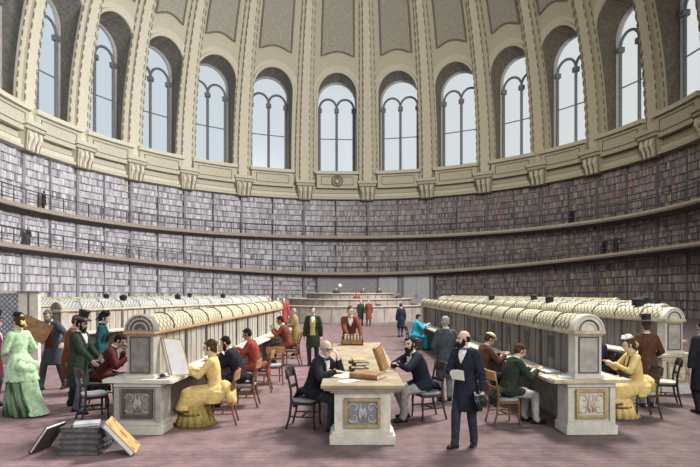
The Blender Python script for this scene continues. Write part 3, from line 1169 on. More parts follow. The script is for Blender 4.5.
# ---------------------------------------------------------------- superintendent's ring of catalogue counters
M_ring = mat('counter_wood', (0.36, 0.31, 0.275), var=0.16, scale=1.5)
M_ring_t = mat('counter_top', (0.50, 0.44, 0.35), var=0.16)
M_ring_d = mat('counter_step', (0.24, 0.215, 0.20), var=0.2)
for nm, ri, rw, h, lab in (('catalogue_counter', 6.3, 0.8, 1.25, 'outermost low ring of the round catalogue counter at the room centre'),
                           ('catalogue_counter', 4.9, 0.7, 1.72, 'middle ring of the round catalogue counter'),
                           ('raised_desk', 3.5, 0.7, 2.12, 'innermost raised ring desk where the small dark clerks sit')):
    r = empty(nm, (0, CDEP, 0), 0, lab, 'counter' if nm != 'raised_desk' else 'desk')
    n = 64
    gap = 0.0
    def ringsec(mm, sect):
        q = len(sect)
        for k in range(n):
            t = 2 * PI * k / n
            for (rr, z) in sect: mm.v.append(V((rr * math.sin(t), -rr * math.cos(t), z)))
        for k in range(n):
            k2 = (k + 1) % n
            for j in range(q):
                l = (j + 1) % q
                mm.face((k * q + j, k * q + l, k2 * q + l, k2 * q + j))
    m = MB(); ringsec(m, [(ri - rw + 0.1, 0.0), (ri - 0.1, 0.0), (ri - 0.1, h - 0.06), (ri - rw + 0.1, h - 0.06)]); m.build('body', M_ring, r)
    m = MB(); ringsec(m, [(ri - rw, h - 0.06), (ri, h - 0.06), (ri, h), (ri - rw, h)]); m.build('counter_top', M_ring_t, r)
    m = MB(); ringsec(m, [(ri - 0.12, 0), (ri - 0.02, 0), (ri - 0.02, 0.16), (ri - 0.12, 0.16)]); m.build('plinth', M_ring_d, r)
    m = MB()
    m.box((ri - 0.09, 0, h / 2 + 0.05), (0.04, 0.05, h - 0.35))
    st = m.build('stile', M_ring_d, r)
    for k in range(1, n // 2):
        c = st.copy(); link(c); c.parent = r
        c.rotation_euler = (0, 0, 2 * PI * k / (n // 2))
    if nm == 'raised_desk':
        m = MB(); ringsec(m, [(3.55, 0.0), (4.15, 0.0), (4.15, 0.55), (3.55, 0.55)]); m.build('step', M_ring_d, r)
# floor of the raised centre
m = MB(); m.lathe([(0.01, 0.0), (2.72, 0.0), (2.72, 0.95), (0.01, 0.95)], (0, 0, 0), 40)
o = m.build('platform', M_ring_d); o.location = (0, CDEP, 0)
tag(o, 'round raised platform hidden inside the ring desk', 'platform')
# globe lamp on the ring desk
r = empty('globe_lamp', (-0.75, CDEP - 3.15, 2.12), 0, 'small pale globe lamp standing on the ring desk', 'lamp')
m = MB(); m.lathe([(0.1, 0), (0.1, 0.03), (0.03, 0.06), (0.025, 0.42)], (0, 0, 0), 12); m.build('stand', M_rib, r)
m = MB(); m.sph((0, 0, 0.55), 0.15); m.build('globe', M_desk_l, r, smooth=True)

# small dark lamp boxes on top of the lattice hoods
def hood_box(x, d, lab, s=1.0):
    r = empty('hood_lamp', (x, d, 1.937), 0, lab, 'lamp', 'little dark lamps on the desk hoods')
    m = MB(); m.box((0, 0, 0.09 * s), (0.2 * s, 0.2 * s, 0.14 * s)); m.build('lamp_box', M_black, r)
    m = MB(); m.lathe([(0.14 * s, 0.16 * s), (0.14 * s, 0.18 * s), (0.04 * s, 0.24 * s), (0.01, 0.26 * s)], (0, 0, 0), 10); m.build('cap', M_black, r)
    m = MB(); m.lathe([(0.09 * s, 0.0), (0.07 * s, 0.02 * s)], (0, 0, 0), 10); m.build('foot', M_black, r)
for x, d, x2, d2, fs, nm in ((7.42, 12.0, 4.9, 28.0, (0.08, 0.34, 0.62), 'second right desk row'), (9.1, 15.2, 5.7, 33.0, (0.05, 0.4), 'third right desk row'),
                             (-9.9, 17.7, -5.0, 31.0, (0.22, 0.45, 0.7), 'second left desk row'), (-14.6, 21.4, -5.6, 36.4, (0.3, 0.6), 'third left desk row')):
    for i, f in enumerate(fs):
        where = ('nearest end', 'middle', 'far end')[i if len(fs) == 3 else i * 2]
        hood_box(x + (x2 - x) * f, d + (d2 - d) * f, 'little dark lamp on hood of %s, towards its %s' % (nm, where))

# ================================================================ CHAIRS
M_chair = mat('chair_brown_wood', (0.24, 0.125, 0.06), var=0.25, scale=7, rough=0.5)
M_chair_top = mat('chair_tan_rail', (0.50, 0.27, 0.11), var=0.2, scale=7, rough=0.5)
M_chair_dk = mat('chair_dark_wood', (0.06, 0.048, 0.045), var=0.25, scale=7, rough=0.5)
M_seat_g = mat('chair_grey_seat', (0.33, 0.35, 0.37), var=0.2)
M_seat_l = mat('chair_cream_seat', (0.55, 0.50, 0.40), var=0.2)


def make_chair(wood, rail, seat, label, group=None):
    """sits facing +Y, back rest at -Y"""
    r = empty('reading_chair', (0, 0, 0), 0, label, 'chair', group)
    m = MB()
    n = 18
    o = []
    for z in (0.435, 0.475):
        for q in range(n):
            a = 2 * PI * q / n
            c, s = math.cos(a), math.sin(a)
            e = 0.55
            x = 0.225 * math.copysign(abs(c) ** e, c) * (1.0 + 0.07 * s)
            y = 0.21 * math.copysign(abs(s) ** e, s)
            o.append((x, y, z))
    m.add(o, [tuple(range(n))[::-1], tuple(range(n, 2 * n))] + [(q, (q + 1) % n, n + (q + 1) % n, n + q) for q in range(n)])
    m.build('seat', seat, r, bevel=0.006)
    m = MB()
    for s in (-1, 1):
        m.bar((s * 0.195, -0.16, 0.415), (s * 0.2, 0.17, 0.415), 0.03, 0.055)
        m.bar((-0.2, s * 0.175, 0.413), (0.2, s * 0.175, 0.413), 0.028, 0.05)
    m.build('seat_frame', wood, r)
    for s in (-1, 1):
        m = MB()
        m.tube([(s * 0.19, 0.17, 0.44), (s * 0.197, 0.185, 0.3), (s * 0.2, 0.18, 0.12), (s * 0.205, 0.195, 0.0)], [0.024, 0.021, 0.016, 0.014], 8)
        m.build('leg', wood, r, smooth=True)
        m = MB()
        m.tube([(s * 0.185, -0.27, 0.0), (s * 0.185, -0.215, 0.2), (s * 0.185, -0.185, 0.43), (s * 0.185, -0.19, 0.6), (s * 0.19, -0.235, 0.82), (s * 0.192, -0.255, 0.92)], [0.016, 0.019, 0.023, 0.02, 0.018, 0.018], 8)
        m.build('leg', wood, r, smooth=True)
    m = MB()
    m.grid(lambda u, v: ((u - 0.5) * 0.46, -0.262 - 0.05 * math.sin(PI * u) - 0.02 * v, 0.79 + 0.15 * v + 0.012 * math.sin(PI * u) * v), 10, 2)
    m.grid(lambda u, v: ((u - 0.5) * 0.46, -0.236 - 0.05 * math.sin(PI * u) - 0.02 * v, 0.79 + 0.15 * v + 0.012 * math.sin(PI * u) * v), 10, 2)
    for z in (0, 1):
        m.grid(lambda u, v: ((u - 0.5) * 0.46, -0.262 + 0.026 * v - 0.05 * math.sin(PI * u) - 0.02 * z, 0.79 + 0.15 * z + 0.012 * math.sin(PI * u) * z), 10, 1)
        m.grid(lambda u, v: ((z - 0.5) * 0.46, -0.262 + 0.026 * u - 0.02 * v, 0.79 + 0.15 * v), 1, 2)
    m.build('top_rail', rail, r)
    m = MB()
    m.grid(lambda u, v: ((u - 0.5) * 0.37, -0.198 - 0.035 * math.sin(PI * u), 0.62 + 0.055 * v), 8, 1)
    m.grid(lambda u, v: ((u - 0.5) * 0.37, -0.216 - 0.035 * math.sin(PI * u), 0.62 + 0.055 * v), 8, 1)
    for z in (0, 1): m.grid(lambda u, v: ((u - 0.5) * 0.37, -0.198 - 0.018 * v - 0.035 * math.sin(PI * u), 0.62 + 0.055 * z), 8, 1)
    m.build('back_slat', wood, r)
    m = MB()
    m.bar((-0.197, 0.18, 0.2), (-0.185, -0.215, 0.2), 0.02)
    m.bar((0.197, 0.18, 0.2), (0.185, -0.215, 0.2), 0.02)
    m.bar((-0.19, -0.02, 0.2), (0.19, -0.02, 0.2), 0.02)
    m.build('stretcher', wood, r)
    return r


BROWN = make_chair(M_chair, M_chair_top, M_seat_g, 'x')
DARK = make_chair(M_chair_dk, M_chair_dk, M_seat_g, 'x')
CREAM = make_chair(M_chair_dk, M_chair_dk, M_seat_l, 'x')
_used = set()


def chair(proto, x, d, deg, label, s=1.0, group='wooden reading chairs'):
    if proto.name not in _used:
        _used.add(proto.name)
        c = proto
    else:
        c = copy_tree(proto)
    c.location = (x, d, 0)
    c.rotation_euler = (0, 0, math.radians(deg))
    c.scale = (s, s, s)
    c['label'] = label
    c['category'] = 'chair'
    c['group'] = group
    return c


# ================================================================ BOOKS AND PAPERS
M_leather = mat('brown_leather_cover', (0.30, 0.165, 0.075), var=0.25, scale=8)
M_leather_d = mat('dark_leather_cover', (0.10, 0.085, 0.085), var=0.25, scale=8)
M_leather_o = mat('ochre_leather_cover', (0.52, 0.36, 0.14), var=0.2, scale=8)
M_grey_cover = mat('grey_cloth_cover', (0.22, 0.225, 0.25), var=0.2, scale=8)


def closed_book(label, loc, rot, w, l, t, cover, group=None, name='book', pages=None):
    """lies flat: width w (x, spine at -x), length l (y), thickness t, origin under its centre"""
    r = empty(name, loc, 0, label, 'book', group)
    r.rotation_euler = rot
    bt = 0.008 + t * 0.04
    m = MB()
    m.box((0, 0, bt / 2), (w, l, bt))
    m.box((0, 0, t - bt / 2), (w, l, bt))
    n = 6
    for q in range(n):
        a0, a1 = PI / 2 + PI * q / n, PI / 2 + PI * (q + 1) / n
        p0 = (-w / 2 + 0.25 * t * math.cos(a0), t / 2 + t / 2 * math.sin(a0))
        p1 = (-w / 2 + 0.25 * t * math.cos(a1), t / 2 + t / 2 * math.sin(a1))
        m.add([(p0[0], -l / 2, p0[1]), (p1[0], -l / 2, p1[1]), (p1[0], l / 2, p1[1]), (p0[0], l / 2, p0[1])], [(0, 1, 2, 3)])
    m.build('cover', cover, r)
    m = MB()
    m.box((0, 0, t / 2), (w * 0.95, l * 0.95, t - 2 * bt - 0.001))
    m.build('page_block', pages or M_paper, r)
    return r


def open_book(label, loc, rotz, w=0.2, l=0.3, cover=None, tilt=0.0, group=None):
    r = empty('open_book', loc, 0, label, 'book', group)
    r.rotation_euler = (tilt, 0, rotz)
    m = MB()
    m.box((0, 0, 0.004), (2 * w + 0.02, l + 0.02, 0.008))
    m.build('cover', cover or M_leather, r)
    for s in (-1, 1):
        m = MB()
        f = lambda u: 0.008 + 0.028 * (math.sin(min(1, u * 3.2) * PI / 2)) * (1 - 0.35 * u)
        m.grid(lambda u, v: (s * (0.004 + (w - 0.006) * u), (v - 0.5) * l, f(u)), 8, 1)
        m.grid(lambda u, v: (s * (0.004 + (w - 0.006) * u), (v - 0.5) * l, 0.0081), 8, 1)
        for v0 in (-0.5, 0.5): m.grid(lambda u, v: (s * (0.004 + (w - 0.006) * u), v0 * l, 0.0081 + (f(u) - 0.0081) * v), 8, 1)
        m.grid(lambda u, v: (s * (w - 0.002), (u - 0.5) * l, 0.0081 + (f(1) - 0.0081) * v), 1, 1)
        m.build('pages', M_white, r, smooth=False)
    return r


def paper(label, loc, rotz, w=0.21, l=0.3, mt=None, group=None):
    m = MB()
    m.grid(lambda u, v: ((u - 0.5) * w, (v - 0.5) * l, 0.003 + 0.012 * (u * v) ** 3), 6, 6)
    m.grid(lambda u, v: ((u - 0.5) * w, (v - 0.5) * l, 0.001 + 0.012 * (u * v) ** 3), 6, 6)
    o = m.build('paper_sheet', mt or M_paper, fixn=False)
    o.location = loc
    o.rotation_euler = (0, 0, rotz)
    return tag(o, label, 'paper', group)
# ================================================================ CHAIR PLACES
chair(BROWN, -2.26, 9.35, 96, 'tan-railed chair under the lady in yellow at left desk')
chair(BROWN, -2.12, 10.75, 92, 'tan-railed chair under the dark-coated reader beside the yellow lady')
chair(BROWN, -2.08, 12.3, 95, 'tan-railed chair under the red-shirted reader at left desk')
chair(BROWN, -1.93, 13.35, 20, 'empty tan-railed chair standing in the aisle by left desk')
chair(BROWN, -1.83, 16.6, 85, 'chair under the reader in dark red coat at left desk', 1.1)
chair(DARK, -4.68, 9.7, -50, 'empty dark chair with grey seat at front left desk end, before the top-hatted man')
chair(DARK, -5.1, 10.8, -85, 'dark chair under the slumped red-clothed reader, behind the left desk end', 1.08)
chair(DARK, -0.76, 9.1, -100, 'dark chair under the bald man with spectacles at the table', 1.07)
chair(DARK, 1.42, 9.74, 108, 'dark chair under the bearded man in pale trousers at the table', 1.07)
chair(DARK, 2.45, 20.8, -85, 'small dark chair under the figure in bright blue')
chair(BROWN, 2.72, 9.35, -82, 'brown chair under the dark-coated reader at right desk')
chair(BROWN, 2.68, 11.2, -82, 'brown chair under the reader in the pale cap at right desk')
chair(DARK, 5.42, 9.85, 88, 'dark chair under the lady in yellow at right desk')
chair(DARK, 5.72, 11.75, 88, 'dark chair under the bearded man behind right desk end')
chair(CREAM, 6.5, 10.95, 70, 'empty dark chair with cream seat at far right')

# ================================================================ THINGS ON THE DESKS
ZT = 0.926
# folio propped open in front of the lady in yellow
r = empty('large_folio', (-3.00, 9.02, 0.905), 0, 'tall open folio with white pages propped before lady in yellow, left desk', 'book')
r.rotation_euler = (0, 0, math.radians(-8))
def slab(a, b, c, d_, t):
    m = MB(); a, b, c, d_ = map(V, (a, b, c, d_)); n = (b - a).cross(d_ - a).normalized() * t
    m.add([a, b, c, d_, a + n, b + n, c + n, d_ + n], [(0, 3, 2, 1), (4, 5, 6, 7), (0, 1, 5, 4), (1, 2, 6, 5), (2, 3, 7, 6), (3, 0, 4, 7)]); return m
slab((-0.10, 0.02, 0.0), (0.0, -0.06, 0.0), (-0.16, -0.06, 0.64), (-0.24, 0.02, 0.62), 0.018).build('back_board', M_leather_o, r)
slab((0.0, -0.06, 0.0), (0.26, 0.10, 0.0), (0.09, 0.10, 0.60), (-0.16, -0.06, 0.64), 0.018).build('front_board', M_leather_o, r)
slab((0.012, -0.075, 0.012), (0.25, 0.075, 0.012), (0.085, 0.075, 0.585), (-0.145, -0.075, 0.615), 0.02).build('pages', M_white, r)
slab((-0.09, 0.0, 0.012), (-0.004, -0.075, 0.012), (-0.155, -0.075, 0.62), (-0.225, 0.0, 0.60), 0.02).build('pages', M_paper, r)
# inkwell on the near end of the left desk
r = empty('inkwell', (-3.08, 8.71, 0.90), 0, 'round dark inkwell on the front corner of left desk', 'inkwell')
m = MB(); m.lathe([(0.075, 0), (0.08, 0.012), (0.055, 0.02)], (0, 0, 0), 18); m.build('tray', M_grey_cover, r)
m = MB(); m.lathe([(0.045, 0.02), (0.048, 0.05), (0.03, 0.07), (0.02, 0.07)], (0, 0, 0), 14); m.build('pot', M_black, r)
paper('loose white sheet beside the inkwell on left desk', (-3.2, 8.86, 0.905), 0.3, 0.2, 0.26, M_white)
open_book('open book with ochre covers leaning on left desk before dark-coated reader', (-2.86, 11.0, 0.915), 1.5, 0.17, 0.27, M_leather_o, 0.35)
open_book('open white book before the red-shirted reader at left desk', (-2.76, 12.5, 0.905), 1.45, 0.17, 0.27, M_leather)
paper('sheet of paper on left desk between yellow lady and dark-coated reader', (-2.95, 10.1, 0.895), 1.3, 0.22, 0.3, M_white)
paper('sheet of paper on left desk beyond the red-shirted reader', (-2.74, 13.7, 0.895), 1.2, 0.24, 0.34, M_paper)
closed_book('grey closed book lying on left desk in the middle of its length', (-2.70, 14.7, 0.895), (0, 0, 0.2), 0.2, 0.28, 0.05, M_grey_cover)
open_book('open book held up towards the reader in dark red coat', (-2.36, 16.5, 0.93), 1.5, 0.18, 0.28, M_leather, 0.45)
# right desk
open_book('open white book before the dark-coated reader at right desk', (3.55, 9.45, 0.895), -1.5, 0.17, 0.26, M_leather)
paper('loose sheet on the near end of right desk', (3.6, 8.85, 0.905), -0.3, 0.22, 0.28, M_white)
closed_book('slim grey book lying flat near the end of right desk', (3.72, 9.02, 0.903), (0, 0, -0.7), 0.16, 0.24, 0.04, M_grey_cover)
open_book('open book before the reader in pale cap, right desk', (3.36, 11.35, 0.895), -1.5, 0.17, 0.26, M_leather)
open_book('open book on the far side of right desk before lady in yellow', (4.34, 9.75, 0.895), 1.6, 0.17, 0.26, M_leather)
open_book('open book before the bearded man behind right desk end', (4.27, 11.6, 0.9), 1.6, 0.17, 0.26, M_leather)
# centre table
TT = 0.926
closed_book('large brown book lying flat at the front of central table', (0.30, 8.62, TT), (0, 0, math.radians(62)), 0.36, 0.50, 0.085, M_leather)
sb = 0
for k, (w, l, t, a, cm, lab) in enumerate(((0.26, 0.36, 0.06, 15, M_leather_d, 'dark book at the bottom of the small stack on central table'),
                                           (0.24, 0.34, 0.05, -8, M_leather, 'brown book second from bottom in the stack on central table'),
                                           (0.25, 0.33, 0.055, 22, M_leather_d, 'dark book third from bottom in the stack on central table'),
                                           (0.22, 0.31, 0.045, 5, M_leather_o, 'ochre book topping the stack on central table'))):
    closed_book(lab, (0.16, 9.35, TT + sb), (0, 0, math.radians(a)), w, l, t, cm, 'stacked books on the central table')
    sb += t + 0.001
# tall book standing half open, leaning back
r = closed_book('slender brown book standing tilted beside the stack on central table', (0, 0, 0), (0, 0, 0), 0.27, 0.44, 0.075, M_leather)
_u = V((-0.33, -0.05, 0.94)).normalized(); _v = V((0.42, 0.9, 0)); _v = (_v - _u * _v.dot(_u)).normalized(); _w = _v.cross(_u)
r.rotation_euler = Matrix((_v, _u, _w)).transposed().to_euler()
r.location = V((0.50, 9.2, TT + 0.235))
paper("cream sheet under the bald man's forearm on central table", (-0.13, 8.75, TT), 0.4, 0.26, 0.34, M_paper)
paper('cream sheet nearest the front edge of central table', (-0.02, 8.28, TT), -0.9, 0.22, 0.30, M_paper)
paper('cream folded sheet in the middle of central table by the bald man', (0.02, 9.0, TT), 1.1, 0.2, 0.28, M_white)
# rack of small volumes under the leaning man's hands
r = empty('book_rack', (0.06, 13.75, TT), 0.0, 'wooden rack of small books under the leaning man at table end', 'rack')
m = MB(); m.box((0, 0, 0.015), (0.56, 0.3, 0.03)); m.box((0, 0.14, 0.12), (0.56, 0.02, 0.24)); m.box((0, -0.14, 0.08), (0.56, 0.02, 0.14)); m.box((-0.27, 0, 0.12), (0.02, 0.3, 0.24)); m.box((0.27, 0, 0.12), (0.02, 0.3, 0.24)); m.build('tray', M_leather, r)
for k in range(6):
    closed_book('small bound volume standing in the rack at table end', (0.06 - 0.205 + k * 0.082, 13.755, TT + 0.145), (0, PI / 2, 0), 0.225, 0.22, 0.06, (M_leather_o, M_leather, M_leather_d)[k % 3], 'small volumes in the wooden rack', pages=M_paper)
# ================================================================ BOOKS ON THE FLOOR, LOWER LEFT
bx, bd = -3.86, 7.72
zz = 0.0
M_grey_shaded = mat('shaded_grey_cloth_cover', (0.10, 0.10, 0.115), var=0.25, scale=8)  # grey cloth darkened: the pile's shade is in the colour
cov = [M_leather_d, M_grey_shaded, M_leather_d, M_grey_shaded, M_leather_d]
labs = ['lowest dark folio of the floor pile at lower left', 'grey folio second from bottom in the floor pile', 'dark folio in the middle of the floor pile', 'grey folio second from top in the floor pile', 'topmost dark folio lying on the floor pile']
for k in range(5):
    closed_book(labs[k], (bx + 0.02 * (k % 2), bd + 0.015 * k, zz), (0, 0, math.radians(-90 + (3, -4, 2, 5, -3)[k])), 0.46, 0.56, 0.075, cov[k], 'folios piled on the floor', pages=mat('shaded_page_edges', (0.15, 0.14, 0.14), var=0.25, scale=8))  # page edges coloured dark to carry the pile's shade
    zz += 0.0775
closed_book('small pale book on top of the floor pile', (bx + 0.03, bd, zz), (0, 0, math.radians(-70)), 0.24, 0.34, 0.04, mat('pale_cloth_cover', (0.42, 0.42, 0.47), var=0.2), 'folios piled on the floor')
# decorated folio leaning on the right of the pile
r = empty('decorated_folio', (bx + 0.72, bd - 0.05, 0.0), 0, 'large ochre folio with ornamented cover leaning on the right of floor pile', 'book')
ang = math.radians(49)
r.rotation_euler = (0, 0, math.radians(14))
Ry = Matrix.Rotation(ang, 4, 'Y')
def lb(c, s, nm, mt, par):
    m = MB(); m.box(c, s); m.v = [Ry @ p for p in m.v]; return m.build(nm, mt, par)
# local: x runs up the cover, z is thickness (cover faces up-right)
lb((-0.29, 0, 0.004 + 0.035), (0.56, 0.38, 0.055), 'page_block', M_white, r)
cv = lb((-0.29, 0, 0.078), (0.60, 0.42, 0.012), 'cover', M_leather_o, r)
lb((-0.29, 0, 0.005), (0.60, 0.42, 0.012), 'cover', M_grey_cover, r)
M_tool = mat('red_tooling', (0.36, 0.10, 0.06), var=0.2)
for (sx, sy, ra, rb) in ((-1, -1, .04, .035), (-1, 1, .04, .035), (1, -1, .04, .035), (1, 1, .04, .035), (0, 0, .085, .05)):
    m = MB(); m.ell((-0.29 + sx * 0.23, sy * 0.15, 0.085), (ra, 0, 0), (0, rb, 0), (0, 0, 0.005), 10, 4)
    m.v = [Ry @ q for q in m.v]
    m.build('ornament', M_tool, cv)
# folio leaning on the left
r = closed_book('dark folio leaning against the left of floor pile', (bx - 0.53, bd + 0.02, 0.19), (0, math.radians(-48), 0), 0.46, 0.40, 0.05, M_leather_d, 'folios leaning on the pile')
r.rotation_euler = (0, math.radians(-54), math.radians(-8))
# ================================================================ PEOPLE
M_skin = mat('skin', (0.52, 0.345, 0.255), var=0.1, scale=12, rough=0.6)
M_skin_l = mat('skin_pale', (0.60, 0.43, 0.33), var=0.1, scale=12, rough=0.6)
M_skin_d = mat('skin_ruddy', (0.36, 0.22, 0.16), var=0.12, scale=12, rough=0.6)
M_eye = mat('dark_eye', (0.02, 0.016, 0.014), var=0.1)


def cloth(name, col, var=0.22, scale=16, hatch=0.22):
    if name in MATS: return MATS[name]
    m = mat(name, col, var=var, scale=scale, rough=0.9, spec=0.1)
    if hatch: add_lines(m, 'z', 14.0, hatch)
    return m


C_black = cloth('black_coat_cloth', (0.024, 0.025, 0.033))
C_navy = cloth('navy_coat_cloth', (0.026, 0.029, 0.045))
C_slate = cloth('slate_coat_cloth', (0.075, 0.085, 0.10))
C_green = cloth('bottle_green_cloth', (0.036, 0.05, 0.034))
C_teal = cloth('teal_cloth', (0.02, 0.075, 0.085))
C_maroon = cloth('maroon_cloth', (0.13, 0.035, 0.035))
C_red = cloth('red_cloth', (0.33, 0.065, 0.05))
C_brick = cloth('brick_red_cloth', (0.20, 0.06, 0.04))
C_brown = cloth('brown_cloth', (0.115, 0.055, 0.036))
C_grey = cloth('grey_trouser_cloth', (0.17, 0.175, 0.21))
C_dgrey = cloth('dark_trouser_cloth', (0.045, 0.046, 0.06))
C_lgrey = cloth('pale_trouser_cloth', (0.52, 0.51, 0.48))
C_lblue = cloth('blue_grey_trouser_cloth', (0.30, 0.33, 0.38))
C_cyan = cloth('bright_blue_cloth', (0.03, 0.47, 0.66))
C_yellow = cloth('yellow_dress_cloth', (0.76, 0.57, 0.235), var=0.12, hatch=0.15)
C_yellow_l = cloth('pale_yellow_cloth', (0.66, 0.55, 0.24), hatch=0.15)
C_olive = cloth('olive_skirt_cloth', (0.42, 0.34, 0.11))
C_dkol = cloth('dark_olive_trim', (0.16, 0.11, 0.04))
C_mint = cloth('mint_dress_cloth', (0.50, 0.70, 0.44), hatch=0.15)
C_mustard = cloth('mustard_cloth', (0.30, 0.24, 0.10))
C_vest = cloth('yellow_waistcoat_cloth', (0.55, 0.44, 0.14))
C_white = cloth('white_shirt', (0.75, 0.73, 0.70), hatch=0.0)
C_shoe = mat('black_shoe', (0.018, 0.017, 0.018), var=0.2, rough=0.4)
C_straw = cloth('pale_cap_cloth', (0.62, 0.54, 0.38), hatch=0.1)
C_silkhat = mat('black_silk_hat', (0.02, 0.02, 0.025), var=0.2, rough=0.35)
H_black = cloth('black_hair', (0.022, 0.018, 0.017), hatch=0.0)
H_brown = cloth('brown_hair', (0.085, 0.045, 0.026), hatch=0.0)
H_grey = cloth('grey_hair', (0.36, 0.35, 0.33), hatch=0.0)
H_dgrey = cloth('dark_grey_hair', (0.14, 0.13, 0.125), hatch=0.0)
# striped mint underskirt
C_stripe = mat('green_striped_skirt', (0.20, 0.30, 0.17), var=0.2, scale=9)
add_lines(C_stripe, 'x', 4.0, 0.75)
X, Y, Z = V((1, 0, 0)), V((0, 1, 0)), V((0, 0, 1))


def ik(a, t, l1, l2, pole):
    a, t = V(a), V(t)
    d = t - a
    L = min(d.length, (l1 + l2) * 0.995)
    d = d.normalized()
    t = a + d * L
    q = (l1 * l1 - l2 * l2 + L * L) / (2 * L)
    h = math.sqrt(max(0, l1 * l1 - q * q))
    p = V(pole) - d * V(pole).dot(d)
    p = p.normalized() if p.length > 1e-4 else Z
    return a + d * q + p * h, t


def rotv(v, axis, deg): return Matrix.Rotation(math.radians(deg), 3, axis) @ v


def person(label, x, d, yaw, S=1.0, pose='stand', lean=0, turn=0, head=(0, 0), rh=None, lh=None, rf=None, lf=None,
           skin=M_skin, coat=C_black, trousers=C_dgrey, hair=H_black, bald=False, beard=None, hat=None, hatm=None, bow=None,
           vest=None, shirt=C_white, skirt_len=0.52, det=2, dress=None, under=None, bun=False, group=None, base=0.0, rcurl=0.35, lcurl=0.35,
           rel=None, lel=None, glasses=False, rhd=None, lhd=None, moustache=None, seat=0.475, coat_open=True, trim=None):
    """yaw 0 faces away from the camera, 180 faces it, 90 faces left.  Pose targets are canonical metres for a 1.75 m body."""
    root = empty('person', (x, d, base), math.radians(yaw), label, 'person', group)
    vox = {3: 0.0085, 2: 0.013, 1: 0.022}[det] * 1.0
    cvox = {3: 0.013, 2: 0.017, 1: 0.026}[det]

    def mk(b, nm, m, par=root, voxel=None, smooth=2):
        b.v = [p * S for p in b.v]
        o = b.build_remesh(nm, m, par, (voxel or vox) * S, smooth)
        return o

    def mk_plain(b, nm, m, par=root, smooth=True):
        b.v = [p * S for p in b.v]
        return b.build(nm, m, par, smooth)
    sit = pose == 'sit'
    woman = dress is not None
    P = V((0, 0, (seat / S + 0.125) if sit else 0.93))
    up = lambda f: V((0, math.sin(math.radians(lean * f)), math.cos(math.radians(lean * f))))
    s1 = P + up(0.6) * 0.17
    s2 = s1 + up(0.95) * 0.18
    s3 = s2 + up(1.15) * 0.18
    rt = lambda f: rotv(X, 'Z', turn * f)
    fw = lambda f, g: rt(f).cross(up(g)) * -1
    frm = [(P - up(0.3) * 0.02, rt(0.2), 0.3), (s1, rt(0.5), 0.8), (s2, rt(0.9), 1.0), (s3, rt(1), 1.15)]
    def sect(k, rx, ry, off=(0, 0)):
        c, r, g = frm[k]
        u = up(g); f = u.cross(r).normalized()
        return (c + f * off[0] + u * off[1], r * rx, f * ry)
    wmn = 0.92 if woman else 1.0
    shw = (0.172 if woman else 0.19)
    u3 = up(1.15); r3 = rt(1); f3 = u3.cross(r3).normalized()
    shR = s3 - u3 * 0.055 + r3 * shw
    shL = s3 - u3 * 0.055 - r3 * shw
    # ---- limbs
    if rh is None: rh = (0.26, 0.04, P.z - 0.10) if not sit else (0.14, 0.34, P.z + 0.12)
    if lh is None: lh = (-0.26, 0.04, P.z - 0.10) if not sit else (-0.14, 0.34, P.z + 0.12)
    elR, wrR = ik(shR, rh, 0.29, 0.255, rel or (0.5, -0.7, -0.6))
    elL, wrL = ik(shL, lh, 0.29, 0.255, lel or (-0.5, -0.7, -0.6))
    hipR = P + rt(0.2) * 0.095 - Z * 0.03
    hipL = P - rt(0.2) * 0.095 - Z * 0.03
    if sit:
        rf = rf or (0.13, 0.42, 0.09)
        lf = lf or (-0.13, 0.40, 0.09)
    else:
        rf = rf or (0.10, 0.04, 0.085)
        lf = lf or (-0.10, -0.03, 0.085)
    knR, anR = ik(hipR, rf, 0.42, 0.415, (0.15, 1, 0.5 if sit else 0))
    knL, anL = ik(hipL, lf, 0.42, 0.415, (-0.15, 1, 0.5 if sit else 0))
    # ---- head frame
    hu = rotv(Z, 'X', -(lean * 0.35) - head[1] * 0.6)
    hf = rotv(Y, 'X', -head[1] - lean * 0.25)
    hf = rotv(hf, 'Z', head[0]); hu = rotv(hu, 'Z', head[0] * 0.6)
    hr = hf.cross(hu).normalized(); hu = hr.cross(hf).normalized()
    nb = s3 + u3 * 0.0
    H = nb + u3 * 0.07 + hu * 0.10 + hf * 0.025
    hp = lambda a, b, c: H + hr * a + hf * b + hu * c
    # ---- body: one continuous surface
    b = MB()
    b.loft([sect(0, .13 * wmn, .09, (0, -.07)), sect(0, .165, .115), sect(1, .135 * wmn, .10), sect(2, .160 * wmn, .115, (.01, 0)), sect(3, .15 * wmn, .085, (0, -.06)), sect(3, .06, .06, (0, 0.005))], 18)
    b.cap_(shR - r3 * 0.05, elR, .062 * wmn, .043, 12); b.cap_(shL + r3 * 0.05, elL, .062 * wmn, .043, 12)
    b.cap_(elR, wrR, .043, .028, 10); b.cap_(elL, wrL, .043, .028, 10)
    for hip, kn, an, s in ((hipR, knR, anR, 1), (hipL, knL, anL, -1)):
        b.cap_(hip, kn, .085, .055, 12); b.cap_(kn, an, .055, .036, 12)
        f = V((s * 0.18, 1, 0)).normalized()
        b.cap_(an - Z * 0.035, an + f * 0.13 - Z * 0.045, .036, .026, 8)
    b.cap_(s3 - u3 * 0.03, H - hu * 0.05 - hf * 0.015, .056, .052, 12)
    b.ell(hp(0, -.012, .02), hr * .074, hf * .092, hu * .092, 16, 11)          # skull
    b.ell(hp(0, .028, -.055), hr * .054, hf * .055, hu * .068, 14, 9)           # jaw
    b.ell(hp(0, .066, -.105), hr * .024, hf * .02, hu * .017, 8, 6)             # chin
